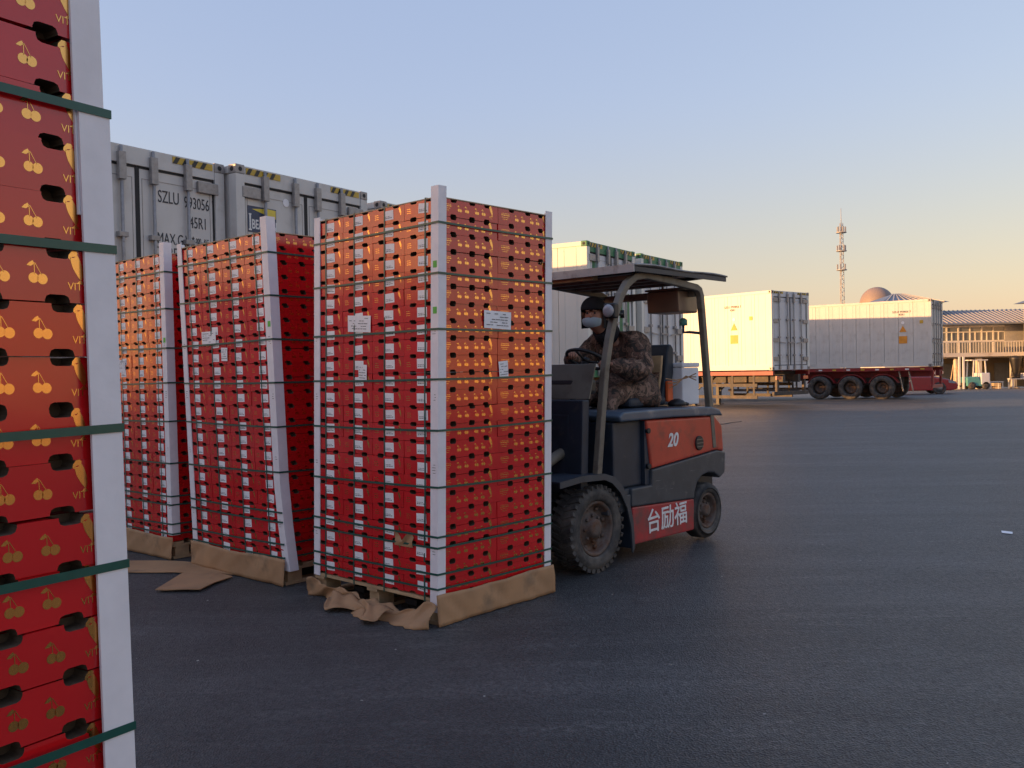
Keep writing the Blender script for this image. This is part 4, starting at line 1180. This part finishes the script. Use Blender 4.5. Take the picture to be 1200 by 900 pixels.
def build_driver():
    J = dict(pel=(-1.16, .03, 1.33), bel=(-1.12, .03, 1.46), che=(-1.02, .03, 1.62), neckb=(-.93, .02, 1.735), neck=(-.82, .01, 1.80), hd=(-.715, -.005, 1.90), ht=(-.705, -.01, 2.0),
             ls=(-.99, .22, 1.70), le=(-.93, .33, 1.47), lw=(-.70, .27, 1.50), lh=(-.62, .21, 1.54),
             rs=(-.97, -.17, 1.70), re=(-.83, -.30, 1.50), rw=(-.60, -.14, 1.585), rh=(-.53, -.10, 1.62),
             lhip=(-1.14, .12, 1.31), lk=(-.66, .17, 1.27), la=(-.52, .16, .70), lt=(-.36, .17, .625),
             rhip=(-1.14, -.08, 1.31), rk=(-.66, -.12, 1.27), ra=(-.50, -.12, .70), rt=(-.34, -.13, .625))
    rad = dict(pel=.11, bel=.11, che=.11, neckb=.06, neck=.052, hd=.088, ht=.082, ls=.06, le=.042, lw=.030, lh=.034, rs=.06, re=.042, rw=.030, rh=.034,
               lhip=.10, lk=.062, la=.045, lt=.04, rhip=.10, rk=.062, ra=.045, rt=.04)
    E_ = [('pel','bel'),('bel','che'),('che','neckb'),('neckb','neck'),('neck','hd'),('hd','ht'),('che','ls'),('ls','le'),('le','lw'),('lw','lh'),('che','rs'),('rs','re'),('re','rw'),('rw','rh'),
          ('pel','lhip'),('lhip','lk'),('lk','la'),('la','lt'),('pel','rhip'),('rhip','rk'),('rk','ra'),('ra','rt')]
    names = list(J)
    def sub(keys, edges, rmul, mat, over={}):
        ks = [k for k in names if k in keys]
        return skin_mesh([J[k] for k in ks], [(ks.index(a), ks.index(b)) for a, b in edges if a in keys and b in keys], [over.get(k, rad[k]*rmul) for k in ks], mat)
    me = sub(set(names), E_, 1.0, 'skin')
    bm = bmesh.new(); bm.from_mesh(me)
    # face details: nose, brows, ears; fingers closing on the wheel rim
    ad = MB()
    fd = Vector((.90, .42, -.08)).normalized(); sd = Vector((0,0,1)).cross(fd).normalized(); up = fd.cross(sd)
    hc = Vector((-.712, -.007, 1.945))
    ad.tube([hc+fd*.085+up*.02, hc+fd*.112-up*.012, hc+fd*.09-up*.022], [.009, .014, .009], 8)
    for s in (1, -1):
        ad.tube([hc+sd*s*.088-fd*.005+up*.02, hc+sd*s*.094-fd*.01-up*.025], [.016, .011], 8)
        ad.tube([hc+fd*.087+sd*s*.018+up*.034, hc+fd*.08+sd*s*.045+up*.032], [.006, .004], 6)
    for hand, aim in ((J['lh'], Vector((.8, -.5, .1))), (J['rh'], Vector((.75, .45, .0)))):
        hv = Vector(hand); aim.normalize(); sdv = aim.cross(Vector((0,0,1))).normalized(); dn = sdv.cross(aim)
        for k, ln in enumerate((.052, .060, .056, .044)):
            b0 = hv + aim*.03 + sdv*(-.027+.018*k)
            ad.tube([b0, b0+aim*ln*.6 + Vector((0,0,.008)), b0+aim*ln-Vector((0,0,.018)), b0+aim*ln*.75-Vector((0,0,.042))], [.0095, .009, .0085, .007], 7)
        b0 = hv - sdv*.03
        ad.tube([b0, b0+aim*.03-sdv*.018-Vector((0,0,.01)), b0+aim*.052-sdv*.006-Vector((0,0,.028))], [.011, .010, .008], 7)
    me2 = ad.mesh('x', 'skin'); bm.from_mesh(me2); bm.to_mesh(me); bm.free()
    for p in me.polygons: p.use_smooth = True
    body = obj('person', me, None, MF)
    tag(body, 'seated driver in brown camouflage coat, black hat and pale face mask', 'person')
    # coat
    top = {'pel','bel','che','neckb','ls','le','lw','lh','rs','re','rw','rh','lhip','rhip'}
    ov = dict(pel=(.25, .23), bel=(.235, .215), che=(.215, .20), neckb=.115, ls=.125, le=.105, lw=.085, lh=.030, rs=.125, re=.10, rw=.08, rh=.030, lhip=.19, rhip=.19)
    cm = sub(top, E_, 1, 'camo', ov)
    rnd = random.Random(2)
    from mathutils import noise as mn
    for v in cm.vertices:
        d = mn.noise(Vector(v.co)*11)*.018 + mn.noise(Vector(v.co)*24)*.008
        v.co = v.co + v.normal*d
    obj('coat', cm, body)
    hem = MB().lathe([(.255, -.115), (.285, -.06), (.275, .02), (.24, .12), (.20, .17)], 30, Matrix.Translation((-1.12, .04, 1.29)))
    hm = hem.mesh('coat_hem', 'camo')
    for v in hm.vertices: v.co += v.normal*(mn.noise(Vector(v.co)*13)*.035)
    obj('coat_hem', hm, body)
    obj('trousers', sub({'pel','lhip','lk','la','rhip','rk','ra'}, E_, 1.5, 'camo'), body)
    for s in ('l', 'r'):
        a, b = Vector(J[s+'a']), Vector(J[s+'t'])
        MB().tube([a-Vector((.05,0,.01)), a+Vector((.02,0,-.03)), (a+b)/2+Vector((0,0,-.01)), b+Vector((.03,0,0))], [.05, .055, .048, .034], 10).build('boot', 'black', body)
    # scarf, hat, mask
    MB().tube([Vector((-.90, .02, 1.77)), Vector((-.84, .012, 1.80)), Vector((-.79, .01, 1.835))], [.105, .098, .085], 16).build('scarf', 'knit_black', body)
    hat = MB(); nseg = 22
    rings = []
    for i in range(9):
        t = i/8; ph = t*math.pi*.5
        rr = .108*math.sin(ph) if i else .004; hh = .108*math.cos(ph)
        rings.append((rr, hh))
    hat.lathe(rings[::-1], nseg, basis(fd, sd, up, hc+up*.042-fd*.014))
    hat.build('hat', 'knit_black', body)
    # hood sides that frame the cheeks
    hd_ = MB()
    def cheek(u, v):
        a = math.radians(62 + 236*u); r_ = .104
        return hc - fd*.006 + (fd*math.cos(a) + sd*math.sin(a))*r_ + up*(.045 - .16*v)
    hd_.grid(cheek, 22, 6).build('hood', 'knit_black', body)
    mk = MB()
    def mask(u, v):
        a = math.radians(-50 + 100*u); r_ = .106 + .014*math.cos(math.radians(-85+170*u))*math.sin(v*math.pi)**.7 - .012*v*v
        tp = .016*math.cos(math.radians(-85+170*u))
        return hc + (fd*math.cos(a) + sd*math.sin(a))*r_ - up*(.034 - tp*(1-v) + (.050 + 1.2*tp)*v)
    mk.grid(mask, 14, 8).build('face_mask', 'mask_blue', body)
    ey = MB()
    for s in (1, -1): ey.lathe([(.001, 0), (.008, .001), (.009, .004), (.004, .006)], 8, basis(sd, up, fd, hc+fd*.0855+sd*s*.031+up*.014))
    ey.build('eyes', 'black', body)
build_driver()

# ------------------------------------------------------------------ background: market building, dome, mast, car, small vehicles
YB = 70.; GB = gz(YB)
def building():
    root = empty('market_building', frame(0, YB, GB, 0))
    x0, x1 = 33.2, 39.2
    zs = 2.08-GB; zr = 3.0-GB; ze = 4.40-GB; zt = 5.6-GB
    MB().box(x0-.2, x1+8, 4.2, 4.6, 0, zs).build('back_wall', 'wall_ochre', root)
    MB().box(x0-.4, x1+8, 0, 4.6, zs-.35, zs).build('floor_slab', 'concrete', root)
    MB().box(x0-.4, x1+8, -.45, 0, zs-.25, zs+.05).build('balcony_edge', 'wall_cream', root)
    MB().box(x0-.3, x1+8, 1.6, 4.4, zs+.003, ze-.2).build('upper_room', 'wall_cream', root)
    # balcony railing
    MB().box(x0-.3, x1+4, -.40, -.34, zr-.06, zr).build('hand_rail', 'wall_cream', root)
    k = x0-.25
    while k < x1+3.9:
        MB().box(k-.02, k+.02, -.39, -.35, zs+.05, zr-.06).build('baluster', 'shutter', root); k += .21
    # glazing bays
    n = 6; bw = (x1-x0-.5)/n
    for i in range(n):
        bx = x0 + .1 + i*bw
        f = MB()
        f.box(bx, bx+.10, .9, 1.05, zs, ze-.1); f.box(bx+.1, bx+bw, .9, 1.05, ze-.25, ze-.1); f.box(bx+.1, bx+bw, .9, 1.02, zr+.02, zr+.12); f.box(bx+.1, bx+bw, .9, 1.02, ze-.66, ze-.58)
        f.box(bx+bw/2-.03, bx+bw/2+.03, .9, 1.02, zr+.12, ze-.66)
        wf = f.build('window', 'window_frame', root)
        for a, b in ((bx+.1, bx+bw/2-.03), (bx+bw/2+.03, bx+bw)):
            MB().box(a, b, .96, .98, zr+.12, ze-.66).build('pane', 'window_glass', wf)
        MB().box(bx+.1, bx+bw, .96, .98, ze-.58, ze-.25).build('pane', 'window_glass', wf)
        MB().box(bx+.1, bx+bw, .94, 1.0, zs, zr+.02).build('lower_panel', 'window_glass', wf)
    MB().box(x1-.4, x1+8, .9, 1.05, zs, ze-.1).build('end_wall', 'shutter', root)
    # roof with standing seams
    r = MB().prism([(-.6, ze-.08), (-.6, ze+.02), (3.0, zt), (6.6, ze+.02), (6.6, ze-.08)], x0-.5, x1+8, 'x').build('roof', 'roof_metal', root)
    k = x0-.3
    while k < x1+4:
        MB().bar((k, -.6, ze+.045), (k, 3.0, zt+.025), .06, .07).build('roof_seam', 'shutter', r); k += .36
    # ground floor columns
    for x in (x0+1.5, x0+3.2, x1-.1, x1+2.2):
        MB().box(x-.18, x+.18, .1, .45, 0, zs-.35).build('column', 'wall_cream' if x < x1-1 else 'shutter', root)
    for x in (x0+.3, x0+2.4, x0+4.2, x1+1):
        MB().box(x-.5, x+.6, 4.05, 4.195, .0, 2.0).build('shop_shutter', 'shutter', root)
    tag(root, 'two-storey market building with glazed upper gallery and blue metal roof', 'building')
building()

def tower_house(x0, x1, ze, zp, label, yb):
    root = empty('roofed_tower', frame(0, yb, gz(yb), 0)); g0 = gz(yb)
    MB().box(x0, x1, 0, 5, 0, ze-g0).build('wall', 'wall_cream', root)
    xm = (x0+x1)/2; h = zp-g0; e = ze-g0
    r = MB(); p = [(x0-.5, -.6, e+.003), (x1+.5, -.6, e+.003), (x1+.5, 5.6, e+.003), (x0-.5, 5.6, e+.003), (xm-.5, 2.5, h), (xm+.5, 2.5, h)]
    r.v = p
    for f in ((0,1,5,4), (1,2,5), (2,3,4,5), (3,0,4), (3,2,1,0)): r.face(list(f))
    rf = r.build('roof', 'roof_metal', root)
    for k in range(9):
        t = (k+.5)/9; MB().bar((x0-.4+(x1-x0+.8)*t, -.6, e+.04), (xm-.5+1.0*t, 2.45, h+.02), .08, .06).build('roof_seam', 'shutter', rf)
    for k in range(2): MB().box(x0+.8+k*1.8, x0+1.8+k*1.8, -.06, -.004, 2.9, 4.2).build('window', 'window_glass', root)
    tag(root, label, 'building')
tower_house(29.6, 34.0, 6.2, 7.1, 'cream tower with hipped seamed roof behind the red trailer', 71.5)
tower_house(39.6, 44.5, 5.85, 6.9, 'cream tower with hipped roof at the end of the gallery', 64.6)

def dome():
    yb = 90.; g0 = gz(yb)
    root = empty('domed_tank', frame(36.55, yb, g0, 0))
    zc = 7.4-g0
    MB().lathe([(1.6, 0), (1.6, zc-.003)], 32).build('drum', 'dome_tan', root)
    MB().lathe([(1.62*math.cos(a), zc + 1.66*math.sin(a)) for a in [R(90*k/12) for k in range(13)]][:-1] + [(.02, zc+1.66)], 32).build('dome', 'dome_tan', root)
    tag(root, 'round tan dome rising behind the shaded container', 'tank')
dome()

def mast():
    yb = 110.; g0 = gz(yb)
    root = empty('radio_mast', frame(40.45, yb, g0, 0)); zt = 18.6-g0
    m = MB()
    for a in range(3):
        an = 2*math.pi*a/3
        m.tube([(.34*math.cos(an), .34*math.sin(an), 0), (.20*math.cos(an), .20*math.sin(an), zt)], .045, 6)
    m.build('legs', 'mast_paint', root)
    b = MB(); z = 0; k = 0
    while z < zt-.5:
        r0 = .34-.14*z/zt
        for a in range(3):
            a0, a1 = 2*math.pi*a/3, 2*math.pi*(a+1)/3
            if k % 2: a0, a1 = a1, a0
            b.tube([(r0*math.cos(a0), r0*math.sin(a0), z), (r0*math.cos(a1), r0*math.sin(a1), z+.5)], .028, 4, caps=False)
        z += .5; k += 1
    b.build('bracing', 'mast_paint', root)
    for zp in (12.85, 15.15, 17.4):
        m = MB().lathe([(.62, zp-g0), (.62, zp-g0+.08)], 14, smooth=False)
        m.build('platform', 'mast_paint', root)
        for a in range(5):
            q = 2*math.pi*a/5 + zp
            MB().box(.48*math.cos(q)-.08, .48*math.cos(q)+.08, .48*math.sin(q)-.06, .48*math.sin(q)+.06, zp-g0+.08, zp-g0+.75).build('antenna', 'mast_paint', root)
    MB().tube([(0,0,zt-.3), (0,0,20.4-g0)], [.05, .03], 6).build('spike', 'mast_paint', root)
    tag(root, 'slender lattice radio mast with three antenna platforms', 'mast')
mast()

def car():
    yb = 48.0; g0 = gz(yb)
    root = empty('parked_car', frame(21.1, yb, g0, -12))
    # x forward (to the right)
    body = [(-2.2, .32), (-2.25, .55), (-2.2, .86), (-1.7, .95), (.85, .93), (1.75, .78), (2.15, .66), (2.25, .5), (2.2, .26), (1.9, .2), (-1.9, .2)]
    MB().prism(body, -.86, .86, 'y').build('body', 'car_red', root, bevel=.06, seg=3)
    cab = [(-1.75, .93), (-1.15, 1.36), (-.2, 1.43), (.25, 1.36), (1.0, .93)]
    MB().prism(cab, -.70, .70, 'y').build('cabin', 'car_glass', root, bevel=.06, seg=3)
    MB().prism([(-1.2, 1.365), (-.2, 1.435), (.2, 1.385), (.2, 1.41), (-.2, 1.46), (-1.2, 1.39)], -.66, .66, 'y').build('roof', 'car_red', root, bevel=.01)
    MB().prism([(.95, .945), (1.75, .80), (2.05, .705), (2.0, .72), (1.7, .83), (1.0, .97)], -.7, .7, 'y').build('hood', 'reefer_white', root)
    for s in (-1, 1):
        MB().prism([(1.80, .60), (2.12, .56), (2.10, .67), (1.78, .74)], min(s*.63, s*.875), max(s*.63, s*.875), 'y').build('headlight', 'lamp_glass', root)
        for x in (-1.4, 1.35):
            M = basis((1,0,0), (0,0,1), (0,-1,0), (x, s*.80, .32)) if s < 0 else basis((1,0,0), (0,0,-1), (0,1,0), (x, s*.80, .32))
            t = MB().lathe([(.21, -.1), (.31, -.1), (.325, -.06), (.325, .06), (.31, .085), (.21, .085)], 24, M, closed=True)
            wv = MB().lathe([(.205, .03), (.2, .06), (.05, .07), (.03, .075)], 20, M).build('wheel', 'steel', root)
            t.build('tyre', 'rubber', wv)
    MB().box(2.18, 2.27, -.6, .6, .30, .52).build('grille', 'black', root)
    tag(root, 'red car standing behind the rear end of the red trailer', 'car')
car()

def small_forklift():
    yb = 66.; g0 = gz(yb)
    root = empty('small_forklift', frame(34.0, yb, g0, 0))
    MB().prism([(-.9, .25), (-.9, .9), (-.1, .95), (.1, .6), (.6, .6), (.6, .25)], -.5, .5, 'y').build('body', 'teal', root, bevel=.05)
    MB().box(.1, .75, -.55, .55, .35, 1.2).build('counterweight', 'reefer_white', root, bevel=.06)
    for x in (-.45, .5):
        for y in (-.45, .45): MB().bar((x, y, .9), (x*.85, y, 2.1), .07, .07).build('guard_pillar', 'reefer_cream', root)
    MB().box(-.6, .6, -.55, .55, 2.103, 2.17).build('roof', 'reefer_cream', root)
    for x in (-.55, .45):
        for s in (-1, 1):
            M = basis((1,0,0), (0,0,1), (0,-1,0), (x, s*.45, .28))
            MB().lathe([(.10, -.1), (.27, -.1), (.28, 0), (.27, .1), (.10, .1)], 18, M).build('wheel', 'rubber', root)
    for s in (-1, 1): MB().box(-1.12, -1.0, s*.3-.05, s*.3+.05, .05, 2.4).build('mast_rail', 'reefer_cream', root)
    MB().box(-1.12, -1.0, -.25, .25, .2, .3).box(-1.0, -.9, -.25, .25, .3, .5).build('carriage', 'black', root)
    tag(root, 'small teal and cream forklift standing before the market building', 'forklift')
small_forklift()

def stall(x, y, wv, label, mat, h=.75):
    root = empty('market_table', frame(x, y, gz(y), 0))
    MB().box(-wv/2, wv/2, -.35, .35, h-.06, h).build('table_top', mat, root)
    for sx in (-1, 1):
        for sy in (-1, 1): MB().box(sx*(wv/2-.06)-.03, sx*(wv/2-.06)+.03, sy*.28-.03, sy*.28+.03, 0, h-.06).build('leg', 'reefer_cream', root)
    tag(root, label, 'table', 'tables before the market building')
stall(36.0, 67.2, 1.0, 'low cream table beside the small teal forklift', 'reefer_cream', .55)
stall(38.1, 67.4, 1.7, 'longer cream table below the dark sun shade', 'reefer_cream')
stall(39.4, 67.0, .9, 'ochre table at the end of the market front', 'wall_ochre')

def crate(x, y, z, s, mat, label):
    root = empty('crate', frame(x, y, gz(y)+z, random.uniform(-8, 8)))
    MB().box(-s/2, s/2, -s/2, s/2, 0, .04).build('base', mat, root)
    for k in range(3):
        zz = .05 + k*s*.27
        for a in ((-s/2, s/2, -s/2, -s/2+.03), (-s/2, s/2, s/2-.03, s/2), (-s/2, -s/2+.03, -s/2+.03, s/2-.03), (s/2-.03, s/2, -s/2+.03, s/2-.03)):
            MB().box(*a, zz, zz+s*.2).build('slat', mat, root)
    tag(root, label, 'crate', 'crates before the market building')
crate(37.7, 67.4, .75, .42, 'black', 'dark crate on the longer cream table')
crate(38.4, 67.4, .75, .46, 'reefer_white', 'pale crate on the longer cream table')
crate(32.9, 67.6, 0, .6, 'wall_ochre', 'ochre crate on the ground left of small teal forklift')
crate(33.3, 68.6, 0, .7, 'reefer_cream', 'cream crate on the ground before the cream column')
crate(36.7, 68.3, 0, .5, 'wall_ochre', 'ochre crate on the ground under the low gallery')

def shade():
    root = empty('folded_parasol', frame(38.35, 68.6, gz(68.6), 0))
    MB().tube([(0,0,0), (0,0,2.5)], .03, 8).build('pole', 'steel', root)
    MB().lathe([(.10, .9), (.22, 1.2), (.42, 2.2), (.46, 2.42), (.05, 2.5)], 12).build('canopy', 'black', root)
    MB().lathe([(.28, 0), (.28, .08), (.05, .10)], 14).build('foot', 'concrete', root)
    tag(root, 'dark folded parasol before the ochre market wall', 'parasol')
shade()
def ladder():
    root = empty('step_ladder', frame(33.9, 68.9, gz(68.9), 0))
    for s in (-1, 1):
        MB().bar((s*.25, -.45, 0), (s*.12, 0, 1.9), .05, .05).build('stile', 'wall_ochre', root)
        MB().bar((s*.25, .45, 0), (s*.12, .03, 1.9), .05, .05).build('back_stile', 'wall_ochre', root)
    for k in range(5):
        t = (k+1)/6; MB().box(-.24+.12*t, .24-.12*t, -.45+.45*t-.04, -.45+.45*t+.04, 1.9*t-.015, 1.9*t+.015).build('rung', 'wall_ochre', root)
    tag(root, 'wooden step ladder standing by the market columns', 'ladder')
ladder()

# a thin cable lying on the asphalt behind the forklift, and stone chips
tag(MB().tube([(5.18, 23.14, .008), (5.40, 23.07, .008), (5.77, 23.70, .008), (6.09, 23.98, .008)], .008, 6).build('cable', 'black'), 'short black cable lying on the asphalt behind the forklift', 'cable')
rnd = random.Random(44); ch = MB()
for k in range(110):
    y = 2.6 + 14*rnd.random()**1.6; x = (rnd.uniform(-.5, .62))*y
    s = rnd.uniform(.002, .006); T = Matrix.Translation((x, y, s*.3)) @ Matrix.Rotation(rnd.uniform(0, 6), 4, 'Z') @ Matrix.Rotation(rnd.uniform(0, .6), 4, 'X')
    ch.box(-s, s, -s*rnd.uniform(.4, .9), s*.7, -s*.4, s*rnd.uniform(.2, .6), T)
tag(ch.build('stone_chips', 'stone_chip'), 'tiny pale stone chips scattered over the dark asphalt', 'gravel', kind='stuff')
tag(MB().prism([(4.27, 7.89), (4.33, 7.82), (4.28, 7.73), (4.22, 7.79)], .004, .007, 'z').build('litter', 'paper'), 'flat white scrap of litter lying alone on open asphalt', 'litter')
